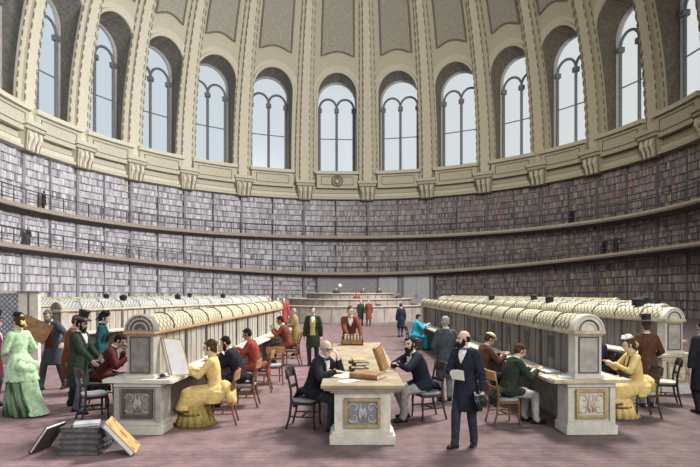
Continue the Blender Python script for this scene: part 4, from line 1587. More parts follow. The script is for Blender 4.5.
    if det >= 2:
        b.cap_(hp(0, .082, .005), hp(0, .104, -.032), .009, .0145, 8)           # nose
        b.ell(hp(0, .078, .022), hr * .048, hf * .014, hu * .012, 10, 6)        # brow
        for s in (-1, 1):
            b.ell(hp(s * .036, .066, -.03), hr * .02, hf * .018, hu * .018, 8, 6)    # cheek
            b.ell(hp(s * .076, -.008, -.01), hr * .010, hf * .018, hu * .03, 8, 6)   # ear
        b.ell(hp(0, .079, -.066), hr * .024, hf * .011, hu * .009, 8, 6)        # lips
    else:
        b.cap_(hp(0, .085, .0), hp(0, .102, -.03), .012, .016, 6)
    hands = []
    for wr, el, s, curl, hd in ((wrR, elR, 1, rcurl, rhd), (wrL, elL, -1, lcurl, lhd)):
        dd = (wr - el).normalized()
        nrm = V((-s, 0, 0)) if abs(dd.z) > 0.55 else V((-0.25 * s, 0, -1))
        if hd:
            dd = V(hd[0]).normalized()
            if len(hd) > 1: nrm = V(hd[1])
        nrm = (nrm - dd * nrm.dot(dd)).normalized()
        w_ = dd.cross(nrm) * s                       # towards the thumb
        tip = wr + dd * 0.18
        hands.append((wr, dd, nrm, w_))
        b.loft([(wr - dd * .01, w_ * .026, nrm * .019), (wr + dd * .03, w_ * .036, nrm * .018), (wr + dd * .085, w_ * .042, nrm * .014), (wr + dd * .095, w_ * .036, nrm * .010)], 12)
        fr = .0092 if det == 3 else (.0105 if det == 2 else .013)
        for q, (o, ln) in enumerate(((.031, .072), (.0105, .080), (-.0105, .075), (-.031, .058))):
            p = wr + dd * .082 + w_ * o
            dcur = dd + w_ * o * 2.5
            for j in range(3):
                a = curl * (0.35 + 0.45 * j) + 0.05 * q
                dv = (dcur.normalized() * math.cos(a) + nrm * math.sin(a)).normalized()
                p2 = p + dv * ln * (0.42, 0.33, 0.25)[j]
                b.cap_(p, p2, fr * (1 - .08 * j), fr * (0.92 - .08 * j), 7)
                p = p2
        p = wr + dd * .025 + w_ * .028
        for j in range(2):
            dv = (dd * (0.7 + .2 * j) + w_ * (0.75 - .35 * j) + nrm * (.25 + .3 * curl)).normalized()
            p2 = p + dv * (.042, .03)[j]
            b.cap_(p, p2, fr * 1.25, fr * 1.05, 7)
            p = p2
    body = mk(b, 'body', skin)
    # ---- eyes
    if det >= 2:
        for s in (-1, 1):
            b = MB(); b.ell(hp(s * .031, .0745, .006), hr * .012, hf * .008, hu * .007, 8, 5)
            mk_plain(b, 'eye', M_eye, body)
        if det == 3:
            b = MB()
            for s in (-1, 1):
                b.tube([hp(s * .014, .088, .022), hp(s * .034, .085, .028), hp(s * .052, .072, .022)], .0055, 5)
            mk_plain(b, 'eyebrows', hair, root)
    if glasses:
        b = MB()
        for s in (-1, 1):
            b.tube([hp(s * .034 + .023 * math.cos(k * PI / 6), .094, .002 + .02 * math.sin(k * PI / 6)) for k in range(12)], .004, 5, closed=True)
            b.tube([hp(s * .057, .092, .004), hp(s * .08, .03, .006), hp(s * .08, -.01, .0)], .0035, 5)
        b.tube([hp(-.011, .096, .006), hp(.011, .096, .006)], .004, 5)
        mk_plain(b, 'spectacles', M_black)
    # ---- hair and beard
    b = MB()
    if bald:
        for s in (-1, 1):
            b.ell(hp(s * .058, -.03, -.005), hr * .026, hf * .052, hu * .045, 10, 7)
            b.ell(hp(s * .066, .02, -.03), hr * .013, hf * .018, hu * .035, 8, 6)
        b.ell(hp(0, -.075, -.02), hr * .06, hf * .03, hu * .05, 10, 7)
    else:
        b.ell(hp(0, -.028, .040), hr * .083, hf * .090, hu * .084, 14, 9)
        b.ell(hp(0, -.055, -.01), hr * .078, hf * .058, hu * .072, 12, 8)
        if det >= 2:
            b.ell(hp(.02, .045, .082), hr * .05, hf * .035, hu * .025, 10, 6)
            for s in (-1, 1):
                b.ell(hp(s * .072, .012, -.012), hr * .012, hf * .022, hu * .042, 8, 6)
        if bun:
            b.ell(hp(0, -.105, .055), hr * .058, hf * .05, hu * .055, 10, 7)
            b.ell(hp(0, -.05, .11), hr * .06, hf * .055, hu * .035, 10, 7)
            b.cap_(hp(0, -.10, .0), hp(0, -.10, -.09), .035, .022, 8)
    mk(b, 'hair', hair, voxel=vox * 1.1, smooth=1)
    if beard:
        b = MB()
        b.ell(hp(0, .05, -.105), hr * .055, hf * .05, hu * .05, 12, 8)
        b.ell(hp(0, .068, -.135), hr * .036, hf * .03, hu * .045, 10, 7)
        for s in (-1, 1): b.ell(hp(s * .058, .022, -.065), hr * .016, hf * .035, hu * .05, 8, 6)
        for s in (-1, 1): b.cap_(hp(s * .004, .098, -.049), hp(s * .04, .078, -.066), .011, .008, 6)
        mk(b, 'beard', beard, voxel=vox * 1.1, smooth=1)
    elif moustache:
        b = MB()
        for s in (-1, 1):
            b.cap_(hp(s * .004, .098, -.049), hp(s * .042, .076, -.068), .012, .008, 6)
            b.cap_(hp(s * .062, .03, -.03), hp(s * .055, .045, -.085), .014, .014, 6)
        mk(b, 'moustache', moustache, voxel=vox, smooth=1)
    # ---- clothing
    upw = frm
    if not woman:
        b = MB()
        low = -0.09 if sit else -0.10
        b.loft([sect(0, .165, .125, (0, low)), sect(0, .185, .14, (0, 0)), sect(1, .163, .13), sect(2, .192, .145, (.005, 0)), sect(3, .185, .115, (-.005, -.075)), sect(3, .115, .085, (-.01, -.015)), sect(3, .073, .07, (-.005, .03))], 20)
        for sh, el, wr, sg in ((shR, elR, wrR, 1), (shL, elL, wrL, -1)):
            b.cap_(sh - r3 * sg * .04, el, .082, .062, 12)
            b.cap_(el, el + (wr - el) * .88, .062, .048, 12)
        if not sit:
            # frock-coat skirts
            zb_ = 0.93 - skirt_len + 0.12
            kk = (knR + knL) / 2
            b.loft([sect(1, .16, .128, (0, -.02)), sect(0, .195, .155, (-.005, 0)),
                    (V((kk.x * .4, kk.y * .35 - .02, (0.93 + zb_) / 2)), X * .205, Y * .165), (V((kk.x * .6, kk.y * .5 - .03, zb_)), X * .215, Y * .175)], 20)
        else:
            for hip, kn in ((hipR, knR), (hipL, knL)): b.cap_(hip + Z * .015, hip + (kn - hip) * .45 + Z * .01, .108, .09, 10)
            b.loft([sect(1, .15, .10, (-.03, -.03)), (P + V((0, -.085, -.0)), X * .20, Y * .075), (P + V((0, -.14, -.06)), X * .18, Y * .05)], 16)
        mk(b, 'coat', coat, voxel=cvox)
        if sit:
            # coat tails hanging behind the seat
            b = MB()
            for sg in (-1, 1):
                b.loft([(P + V((sg * .075, -.20, -.0)), X * .075, Y * .028), (P + V((sg * .08, -.28, -.12)), X * .075, Y * .024), (P + V((sg * .085, -.29, -.28)), X * .065, Y * .018)], 10)
            b.cap_(P + V((-.13, -.15, .0)), P + V((.13, -.15, .0)), .05, .05, 8)
            b.cap_(P + V((-.13, -.2, -.02)), P + V((.13, -.2, -.02)), .035, .035, 8)
            mk(b, 'coat_tails', coat, voxel=cvox)
        # trousers
        b = MB()
        b.ell(P - Z * .02, rt(.2) * .155, Y * .12, Z * .11, 12, 8)
        for hip, kn, an, sg in ((hipR, knR, anR, 1), (hipL, knL, anL, -1)):
            b.cap_(hip, kn, .095, .075, 12)
            b.cap_(kn, an + (kn - an) * .06 - Z * .01, .075, .058, 12)
            b.cap_(an + (kn - an) * .12, an - Z * .012 + V((0, .018, 0)), .055, .062, 10)
        mk(b, 'trousers', trousers, voxel=cvox)
        # shirt front, waistcoat, bow tie
        def front(nm, m, pts, off):
            """pts: (spine position 0..1 from hip to neck, half width, push forward)"""
            bb = MB()
            rows = []
            for (t, wd, push) in pts:
                k = min(2, int(t * 3)); f_ = t * 3 - k
                c = frm[k][0].lerp(frm[k + 1][0], f_)
                r = frm[k][1].lerp(frm[k + 1][1], f_); g = frm[k][2] + (frm[k + 1][2] - frm[k][2]) * f_
                u = up(g); ff = u.cross(r).normalized()
                rows.append([(c + r * wd * i + ff * (push * math.sqrt(max(.2, 1 - (wd * i / .2) ** 2)) + off)) for i in (-1, -.5, 0, .5, 1)])
            o = 0
            for rw in rows:
                bb.v.extend(rw)
            for j in range(len(rows) - 1):
                for i in range(4): bb.face((j * 5 + i, j * 5 + i + 1, j * 5 + 6 + i, j * 5 + 5 + i))
            back = len(bb.v)
            nv = len(bb.v)
            for rw in rows: bb.v.extend([p - f3 * .03 for p in rw])
            for j in range(len(rows) - 1):
                for i in range(4): bb.face((nv + j * 5 + i, nv + j * 5 + 5 + i, nv + j * 5 + 6 + i, nv + j * 5 + i + 1))
                bb.face((j * 5, j * 5 + 5, nv + j * 5 + 5, nv + j * 5)); bb.face((j * 5 + 4, nv + j * 5 + 4, nv + j * 5 + 9, j * 5 + 9))
            mk_plain(bb, nm, m)
        if coat_open:
            if vest is not None:
                front('waistcoat', vest, [(.0, .085, .145), (.2, .07, .140), (.38, .062, .134), (.66, .085, .148), (.86, .075, .125), (.95, .055, .10)], .004)
            if shirt is not None:
                front('shirt_front', shirt, [(.66, .006, .151), (.75, .028, .145), (.86, .052, .128), (.96, .058, .098), (1.04, .05, .075)], .008)
                b = MB(); b.loft([(s3 + u3 * .02, r3 * .066, f3 * .066), (s3 + u3 * .055, r3 * .062, f3 * .062)], 14)
                mk_plain(b, 'collar', shirt)
            if bow is not None:
                b = MB(); c = s3 + f3 * .083 + u3 * .012
                for sg in (-1, 1): b.ell(c + r3 * sg * .033, r3 * .03, f3 * .012, u3 * .02, 8, 6)
                b.sph(c, .014, 8, 6)
                mk_plain(b, 'bow_tie', bow)
            if det == 3:
                for (wr, dd, nn, w_) in hands:
                    b = MB(); b.loft([(wr - dd * .035, w_ * .038, nn * .036), (wr - dd * .008, w_ * .036, nn * .033)], 12)
                    mk_plain(b, 'shirt_cuff', C_white)
    else:
        # bodice
        b = MB()
        b.loft([sect(0, .16, .125, (0, .0)), sect(1, .128, .105), sect(2, .165, .135, (.022, 0)), sect(3, .168, .10, (0, -.07)), sect(3, .10, .075, (-.005, -.012)), sect(3, .065, .062, (0, .035))], 20)
        for sh, el, wr, sg in ((shR, elR, wrR, 1), (shL, elL, wrL, -1)):
            b.cap_(sh - r3 * sg * .04, el, .072, .052, 12)
            b.cap_(el, el + (wr - el) * .86, .052, .042, 12)
            b.cap_(el + (wr - el) * .80, el + (wr - el) * .9, .045, .058, 10)
        mk(b, 'bodice', dress, voxel=cvox)
        if trim is not None:
            b = MB()
            b.loft([(s3 + u3 * .02, r3 * .075, f3 * .075), (s3 + u3 * .06, r3 * .066, f3 * .066)], 16)
            mk_plain(b, 'collar_ruff', trim)
            for sg in (1, -1):
                b = MB()
                rr = r3 * sg
                b.tube([s3 - u3 * .02 + rr * .06 + f3 * .06, s2 + rr * .06 + f3 * .155, s1 + rr * .03 + f3 * .12], .012, 6)
                mk_plain(b, 'bodice_braid', C_black)
        if not sit:
            # trained skirt with pleats, draped overskirt, bustle
            n = 144
            def skirt_ring(z, rx, ryf, ryb, cy, amp, freq, ph=0.0):
                out = []
                for k in range(n):
                    t = 2 * PI * k / n
                    rr = 1 + amp * math.sin(freq * t + ph)
                    yy = math.sin(t)
                    out.append(V((rx * math.cos(t) * rr, cy + (ryf if yy > 0 else ryb) * yy * rr, z)))
                return out
            def rings_mesh(rings, nm, m):
                bb = MB()
                for rg in rings: bb.v.extend(rg)
                for j in range(len(rings) - 1):
                    for k in range(n):
                        l = (k + 1) % n
                        bb.face((j * n + k, j * n + l, j * n + n + l, j * n + n + k))
                bb.face(tuple(range(n))); bb.face(tuple(range((len(rings) - 1) * n, len(rings) * n))[::-1])
                return mk_plain(bb, nm, m)
            rings_mesh([skirt_ring(1.06, .125, .10, .10, 0, 0, 1), skirt_ring(.9, .19, .15, .20, -.02, .01, 18), skirt_ring(.6, .225, .19, .27, -.04, .03, 18),
                        skirt_ring(.3, .26, .24, .36, -.06, .05, 18), skirt_ring(.02, .30, .29, .50, -.10, .06, 18)], 'skirt', under or dress)
            rings_mesh([skirt_ring(1.08, .132, .108, .105, 0, 0, 1), skirt_ring(.95, .19, .15, .22, -.02, .02, 9), skirt_ring(.80, .225, .18, .28, -.04, .04, 9, 1),
                        skirt_ring(.72, .235, .19, .28, -.04, .07, 9), skirt_ring(.64, .25, .20, .30, -.05, .08, 9, 2), skirt_ring(.60, .265, .215, .32, -.05, .06, 20)], 'overskirt', dress)
            b = MB()
            for (yy, zz, r_) in ((-.18, .93, .10), (-.25, .80, .11), (-.27, .66, .10)):
                b.ell((0, yy, zz), X * (r_ * 1.35), Y * r_, Z * r_ * .85, 12, 8)
            for sg in (-1, 1):
                b.ell((sg * .13, -.24, .86), X * .08, Y * .09, Z * .09, 10, 7)
                b.cap_((sg * .05, -.29, .78), (sg * .08, -.33, .50), .05, .06, 8)
            b.ell((0, -.16, .95), X * .14, Y * .10, Z * .08, 10, 7)
            b.loft([(V((0, -.28, .62)), X * .15, Y * .08), (V((0.02, -.36, .35)), X * .15, Y * .08), (V((.03, -.48, .12)), X * .17, Y * .09), (V((.03, -.56, .03)), X * .19, Y * .10)], 14)
            mk(b, 'bustle', dress, voxel=cvox)
        else:
            b = MB()
            b.ell(P + V((0, -.02, .0)), X * .19, Y * .18, Z * .13, 14, 9)
            for hip, kn in ((hipR, knR), (hipL, knL)): b.cap_(hip, kn + Z * .005, .115, .105, 12)
            b.cap_(P + V((0, .1, -.02)), (knR + knL) / 2, .12, .11, 12)
            kq = (knR + knL) / 2
            b.loft([(P + V((0, -.06, -.04)), X * .20, Z * .12), (P.lerp(kq, .4) + Z * -.06, X * .225, Z * .165), (P.lerp(kq, .75) + Z * -.09, X * .235, Z * .20), (kq + V((0, .04, -.08)), X * .235, Z * .19), (kq + V((0, .12, -.08)), X * .18, Z * .15)], 18)
            km = (knR + knL) / 2
            b.loft([(km + V((0, -.02, .07)), X * .19, Y * .10), (km + V((0, .03, -.08)), X * .22, Y * .15), (km + V((0, .05, -.20)), X * .24, Y * .18), (km + V((0, .05, -.235)), X * .245, Y * .185)], 20)
            b.loft([(P + V((0, -.05, .0)), X * .22, Y * .17), (P + V((0, -.02, -.12)), X * .225, Y * .17), (P + V((0, .02, -.2)), X * .22, Y * .15)], 16)
            mk(b, 'overskirt', dress, voxel=cvox)
            b = MB()
            n = 120
            rg = []
            for (z, rx, y0, ry, amp) in ((km.z - .05, .18, km.y - .06, .16, .01), (km.z - .2, .22, km.y - .07, .215, .035), (.16, .25, km.y - .09, .27, .05), (.012, .285, km.y - .10, .33, .055)):
                rg.append([V((rx * math.cos(2 * PI * k / n) * (1 + amp * math.sin(2 * PI * k / n * 17)), y0 + ry * math.sin(2 * PI * k / n) * (1 + amp * math.sin(2 * PI * k / n * 17)), z)) for k in range(n)])
            for r_ in rg: b.v.extend(r_)
            for j in range(3):
                for k in range(n):
                    l = (k + 1) % n
                    b.face((j * n + k, j * n + l, j * n + n + l, j * n + n + k))
            b.face(tuple(range(n))); b.face(tuple(range(3 * n, 4 * n))[::-1])
            mk_plain(b, 'skirt', under or dress)
            b = MB()
            b.ell(P + V((0, -.19, .03)), X * .16, Y * .09, Z * .10, 12, 8)
            b.ell(P + V((.05, -.27, -.07)), X * .12, Y * .07, Z * .11, 10, 8)
            b.ell(P + V((-.07, -.26, -.10)), X * .11, Y * .07, Z * .12, 10, 8)
            b.cap_(P + V((0, -.15, .06)), P + V((0, -.27, -.18)), .10, .09, 10)
            mk(b, 'bustle', dress, voxel=cvox)
            b = MB()
            for zz in (km.z - .235,):
                b.tube([V((.25 * math.cos(2 * PI * k / 36) * (1 + .04 * math.sin(k * 3.1)), km.y + .05 + .19 * math.sin(2 * PI * k / 36) * (1 + .04 * math.sin(k * 3.1)), zz)) for k in range(36)], .018, 6, closed=True)
            b.tube([V((.246 * math.cos(2 * PI * k / 36), km.y - .06 + .24 * math.sin(2 * PI * k / 36), .2)) for k in range(36)], .016, 6, closed=True)
            mk_plain(b, 'flounce', C_dkol)
    # ---- shoes
    if not woman:
        for an, sg in ((anR, 1), (anL, -1)):
            b = MB()
            f = V((sg * .2, 1, 0)).normalized()
            zz = an.z
            c = V((an.x, an.y, zz - .085))
            b.cap_(c + Z * .042 - f * .035, c + f * .06 + Z * .042, .041, .042, 10)
            b.cap_(c + f * .06 + Z * .04, c + f * .155 + Z * .031, .041, .029, 10)
            b.cap_(c + Z * .05, c + Z * .10, .045, .045, 10)
            b.box(c - f * .045 + Z * .012, (.06, .06, .024))
            mk(b, 'shoe', C_shoe, voxel=max(vox, .011))
    # ---- hats
    if hat == 'top':
        M4 = Matrix.Translation(hp(0, -.012, .085)) @ Matrix((tuple(hr) + (0,), tuple(hf) + (0,), tuple(hu) + (0,), (0, 0, 0, 1))).transposed()
        b = MB(); b.lathe([(.155, -.004), (.158, .004), (.125, .008), (.094, .012), (.088, .06), (.09, .12), (.097, .165), (.096, .172), (.01, .174)], (0, 0, 0), 22, M4)
        h = mk_plain(b, 'top_hat', hatm or C_silkhat)
        b = MB(); b.lathe([(.0925, .014), (.0915, .045), (.088, .045), (.088, .014)], (0, 0, 0), 22, M4)
        b.v = [p * S for p in b.v]
        b.build('hat_band', M_grey_cover, h)
    elif hat == 'cap':
        b = MB()
        b.ell(hp(0, -.015, .075), hr * .096, hf * .108, hu * .062, 14, 8)
        b.ell(hp(0, .07, .052), hr * .075, hf * .075, hu * .014, 12, 6)
        mk(b, 'cap', hatm or C_straw, voxel=vox, smooth=1)
        b = MB(); b.loft([(hp(0, -.015, .045), hr * .094, hf * .106), (hp(0, -.015, .065), hr * .0975, hf * .11)], 18)
        mk_plain(b, 'cap_band', C_black)
    elif hat == 'bonnet':
        b = MB()
        b.ell(hp(0, .0, .125), hr * .085, hf * .085, hu * .032, 14, 7)
        b.ell(hp(0, -.05, .13), hr * .07, hf * .06, hu * .05, 12, 7)
        b.ell(hp(.03, .03, .155), hr * .03, hf * .03, hu * .03, 8, 6)
        b.ell(hp(-.03, -.0, .165), hr * .03, hf * .03, hu * .028, 8, 6)
        h = mk(b, 'bonnet', hatm or C_black, voxel=vox, smooth=1)
        b = MB()
        b.cap_(hp(.02, -.10, .10), hp(.03, -.16, -.08), .016, .022, 8)
        b.cap_(hp(-.02, -.10, .10), hp(-.035, -.15, -.04), .016, .022, 8)
        b.sph(hp(0, -.10, .11), .03, 8, 6)
        o = mk(b, 'bonnet_ribbon', trim or C_yellow_l, h, voxel=vox, smooth=1)
    info = dict(root=root, H=H * S, hands=[(a * S, b_, c_, w2) for a, b_, c_, w2 in hands], S=S, knR=knR, P=P)
    info['world'] = lambda p: Matrix.Translation((x, d, base)) @ Matrix.Rotation(math.radians(yaw), 4, 'Z') @ p
    return info
# ---------------------------------------------------------------- the cast
# near figures
walker = person('dark-suited bald-fronted man walking in right foreground, holding papers and hat', 1.74, 7.95, 140, 1.0, 'stand', 2, 0, (-42, 4),
                rh=(0.05, 0.30, 1.12), rhd=((-1, 0.25, 0.05), (0, -1, 0)), rel=(0.8, -0.5, -0.7), lh=(-0.31, 0.06, 0.82), rf=(0.09, 0.17, 0.085), lf=(-0.07, -0.13, 0.085), coat=C_navy, trousers=C_dgrey, hair=H_black, bald=True,
                beard=H_black, bow=C_grey, vest=C_black, shirt=C_white, det=3, skirt_len=0.50, lcurl=1.0, rcurl=0.9, skin=M_skin_l)
bald = person('bald man with spectacles seated left of central table, head on hand', -0.62, 9.06, -116, 1.10, 'sit', 20, 0, (-28, 8),
              lh=(-0.125, 0.36, 1.09), lhd=((0.12, -0.3, 0.95), (0.3, -1, 0)), lel=(-0.3, 0.7, -1), rh=(0.16, 0.47, 0.925), rhd=((-0.5, 1, -0.05), (0, 0, -1)), rel=(0.8, -0.2, -0.6), rf=(0.12, 0.36, 0.085), lf=(-0.16, 0.34, 0.085), seat=0.51, coat=C_black, trousers=C_dgrey, hair=H_grey, bald=True,
              bow=C_black, vest=C_black, det=3, glasses=True, skin=M_skin_l, lcurl=0.5)
bearded = person('bearded man in dark coat, pale trousers seated right of central table', 1.34, 9.70, 112, 1.11, 'sit', 24, 0, (24, -4),
                 lh=(0.0, 0.47, 0.925), lhd=((1, 0.5, 0), (0, 0, -1)), lel=(-0.9, 0.2, -0.4), rh=(0.03, 0.44, 0.93), rhd=((-1, 0.4, 0), (0, 0, -1)), rel=(0.9, 0.2, -0.4), lf=(-0.10, 0.42, 0.085), rf=(0.16, 0.24, 0.085), seat=0.51, coat=C_navy, trousers=C_lgrey, hair=H_black, beard=H_black,
                 bow=C_black, vest=C_black, det=3, skin=M_skin_l)
lady_y = person('lady in yellow dress seated at left desk reading the tall folio', -2.36, 9.28, 92, 1.06, 'sit', 6, 0, (0, 8),
                rh=(0.10, 0.44, 0.915), lh=(-0.09, 0.44, 0.915), rf=(0.08, 0.38, 0.09), lf=(-0.08, 0.36, 0.09), dress=C_yellow, under=C_olive, hair=H_brown, bun=True, trim=C_yellow_l, det=3, skin=M_skin_l)
lady_yr = person('lady in yellow bustled dress seated at right side of right desk', 5.34, 9.85, 90, 1.07, 'sit', 12, 0, (0, 12),
                 rh=(0.12, 0.46, 0.925), lh=(-0.12, 0.46, 0.925), rf=(0.08, 0.38, 0.09), lf=(-0.08, 0.36, 0.09), dress=C_yellow, under=C_yellow, hair=H_brown, bun=True, hat='bonnet', hatm=C_white, trim=C_yellow_l, det=2, skin=M_skin_l)
reader_r = person('dark-haired man in dark green coat reading at near end of right desk', 2.80, 9.35, -80, 1.02, 'sit', 16, 0, (0, 22),
                  rh=(0.14, 0.47, 0.925), lh=(-0.10, 0.46, 0.925), rf=(0.12, 0.44, 0.085), lf=(-0.13, 0.36, 0.085), coat=C_green, trousers=C_lgrey, hair=H_brown, det=3, skin=M_skin_l, vest=C_black, moustache=None)
cap_r = person('reader in pale cap and brown coat seated at right desk', 2.76, 11.2, -80, 1.06, 'sit', 14, 0, (0, 22),
               rh=(0.14, 0.46, 0.925), lh=(-0.10, 0.46, 0.925), coat=C_brown, trousers=C_dgrey, hair=H_brown, hat='cap', det=2)
back_r = person('stout grey-haired man in dark coat seen from behind, centre right', 2.03, 11.2, 12, 1.03, 'stand', 3, 0, (0, 5), lh=(-0.16, 0.26, 1.1), rh=(0.2, 0.22, 1.1),
                coat=C_slate, trousers=C_lblue, hair=H_grey, det=2, skirt_len=0.55)
green_l = person('lady in mint green bustled dress with striped skirt, far left', -6.30, 10.1, 62, 1.07, 'stand', 3, 0, (10, 0), dress=C_mint, under=C_stripe, hair=H_brown, bun=True, hat='bonnet', hatm=C_black, trim=C_yellow_l, det=2,
                 lh=(-0.12, 0.25, 1.05), rh=(0.2, 0.2, 1.02), skin=M_skin_l)
edge_l = person('top-hatted man in maroon coat at left edge of photo', -7.25, 10.75, -60, 1.04, 'stand', 2, 0, (0, 5), coat=C_maroon, trousers=C_dgrey, hair=H_brown, hat='top', det=2)
porter = person('stooping bearded man carrying a big brown portfolio, left', -7.05, 12.6, 172, 1.10, 'stand', 14, 0, (18, 22), lh=(-0.40, 0.24, 1.02), rh=(0.24, 0.42, 1.08), rhd=((0.3, 0.6, 0.3), (-1, 0, 0.3)), rf=(0.14, 0.20, 0.085), lf=(-0.20, -0.10, 0.085),
                coat=C_slate, trousers=C_slate, hair=H_dgrey, beard=H_dgrey, det=2, vest=C_maroon)
hat_l = person('top-hatted bearded man in dark green coat by left desk end', -5.22, 10.15, -96, 1.05, 'stand', 5, 0, (0, 12), lh=(-0.1, 0.36, 1.0), rh=(0.14, 0.40, 0.93), coat=C_green, trousers=C_grey, hair=H_black, beard=H_black, hat='top', det=3, skirt_len=0.56,
               rf=(0.1, 0.12, 0.085), lf=(-0.1, -0.1, 0.085), bow=C_black)
red_l = person('man in red coat standing half hidden behind top-hatted man', -5.72, 10.85, -80, 1.06, 'stand', 8, 0, (0, 14), coat=C_brick, trousers=C_dgrey, hair=H_brown, hat=None, det=2)
teal_l = person('lady in teal dress and small dark bonnet behind left desk end', -5.74, 12.2, -80, 1.05, 'stand', 4, 0, (0, 16), dress=C_teal, under=C_black, hair=H_black, bun=True, hat='bonnet', hatm=C_black, trim=C_teal, det=2, skin=M_skin_l)
slump_l = person('reader in red clothes slumped over far side of left desk end', -5.0, 10.75, -80, 1.12, 'sit', 22, 0, (0, 26), rh=(0.12, 0.44, 0.88), lh=(-0.06, 0.34, 0.98), coat=C_maroon, trousers=C_dgrey, hair=H_black, det=2)
# readers along the left desk
person('dark-haired reader in black coat beside the yellow lady, left desk', -2.24, 10.72, 88, 1.06, 'sit', 22, 0, (0, 18), rh=(0.12, 0.44, 0.925), lh=(-0.06, 0.34, 1.02), coat=C_black, trousers=C_dgrey, hair=H_black, beard=H_black, det=2)
person('reader in bright red shirt at left desk, third from the front', -2.18, 12.25, 88, 1.08, 'sit', 14, 0, (0, 16), rh=(0.12, 0.44, 0.925), lh=(-0.1, 0.44, 0.925), coat=C_red, trousers=C_dgrey, hair=H_black, det=2, skin=M_skin_d, shirt=None)
person('reader in dark red coat holding book, farther along left desk', -1.93, 16.6, 86, 1.15, 'sit', 18, 0, (0, 18), rh=(0.12, 0.42, 0.98), lh=(-0.1, 0.42, 0.98), coat=C_brick, trousers=C_dgrey, hair=H_black, det=2, skin=M_skin_d, seat=0.50)
person('small figure in mustard yellow at the far end of left desk', -1.95, 19.0, 80, 0.97, 'stand', 4, 0, (0, 10), rh=(0.14, 0.34, 1.05), lh=(-0.12, 0.34, 1.05), coat=C_mustard, trousers=C_mustard, hair=H_grey, det=1, coat_open=False)
for i, (px, dx, c, t) in enumerate(((-4.34, 28.6, C_red, 'leftmost of three small red figures beyond left desk'), (-3.99, 29.3, C_brown, 'middle of three small figures beyond left desk, brownish'), (-3.56, 28.6, C_red, 'rightmost of three small red figures beyond left desk'))):
    person(t, px, dx, 190 - 10 * i, 1.12, 'stand', 0, coat=c, trousers=C_dgrey, hair=H_black, det=1, coat_open=False, group='three small figures beyond the left desk')
# middle distance
person('standing man in dark coat and yellow waistcoat, left of central table', -1.15, 16.5, 178, 1.05, 'stand', 0, 0, (0, 0), coat=C_green, trousers=C_dgrey, hair=H_brown, vest=C_vest, det=2, skin=M_skin_l, skirt_len=0.5, bow=C_black)
person('man in red-brown coat leaning over the book rack at table end', -0.02, 14.75, 186, 1.12, 'stand', 20, 0, (0, 6), rh=(0.10, 0.58, 1.0), lh=(-0.24, 0.56, 0.96), coat=C_brick, trousers=C_dgrey, hair=H_brown, det=2, skin=M_skin_l, vest=C_brown)
person('figure in bright blue coat seated reading, right of centre', 2.55, 20.8, -85, 1.0, 'sit', 10, 0, (0, 10), rh=(0.12, 0.44, 0.98), lh=(-0.1, 0.44, 0.98), coat=C_cyan, trousers=C_cyan, hair=H_black, det=2, coat_open=False)
person('slim man in dark blue coat standing alone before the round counter', 2.55, 26.5, 20, 0.97, 'stand', 0, 0, (20, 5), coat=C_navy, trousers=C_grey, hair=H_brown, det=1, skirt_len=0.6)
person('small figure in dark green standing before the round counter', 0.70, 35.0, 200, 0.97, 'stand', 0, coat=C_green, trousers=C_green, hair=H_brown, det=1, coat_open=False, skirt_len=0.6)
person('small figure in brick red standing before the round counter', 1.22, 34.6, 170, 0.98, 'stand', 0, coat=C_brick, trousers=C_brick, hair=H_brown, det=1, coat_open=False, skirt_len=0.6)
# clerks on the raised ring
for (px, ang_d, c, t, zb) in ((336, 39.9, C_green, 'small clerk in dark green seated behind ring desk, leftmost', 0.95), (363, 39.7, C_slate, 'small clerk in slate grey behind ring desk beside the globe lamp', 0.95),
                              (379, 41.1, C_brown, 'small clerk in brown behind ring desk, right of centre', 0.95), (398, 40.7, C_slate, 'small clerk in grey beside ring desk, rightmost', 0.55)):
    person(t, fx(px, ang_d), ang_d, 180, 0.92, 'stand', 6, 0, (0, 10), coat=c, trousers=c, hair=H_black, det=1, coat_open=False, base=zb, group='clerks behind the ring desk')
person('clerk in red between the counter rings, near the centre', fx(357, 38.18), 38.18, 180, 0.95, 'stand', 4, coat=C_red, trousers=C_dgrey, hair=H_black, det=1, coat_open=False, base=0.55)
person('figure in slate standing between counter rings right of centre', fx(379, 37.2), 37.2, 150, 0.92, 'stand', 10, coat=C_slate, trousers=C_dgrey, hair=H_black, det=1, coat_open=False, base=0.0)
# right side
person('top-hatted man in red-brown coat seen from behind, far right', 6.0, 10.7, -8, 0.99, 'stand', 2, 0, (0, 5), rh=(0.2, 0.2, 1.0), lh=(-0.2, 0.2, 1.0), coat=C_brown, trousers=C_grey, hair=H_brown, hat='top', det=2, skirt_len=0.62)
person('bearded man in navy coat looking out behind the right desk end', 5.58, 11.75, 105, 1.05, 'sit', 12, 0, (25, 4), rh=(0.12, 0.46, 0.925), lh=(-0.12, 0.46, 0.925), coat=C_navy, trousers=C_dgrey, hair=H_black, beard=H_black, det=2, skin=M_skin_l)
person('dark-coated person at right edge of photo, cut off', 6.72, 10.1, 10, 1.0, 'stand', 0, coat=C_black, trousers=C_black, hair=H_black, det=2, skirt_len=0.6)
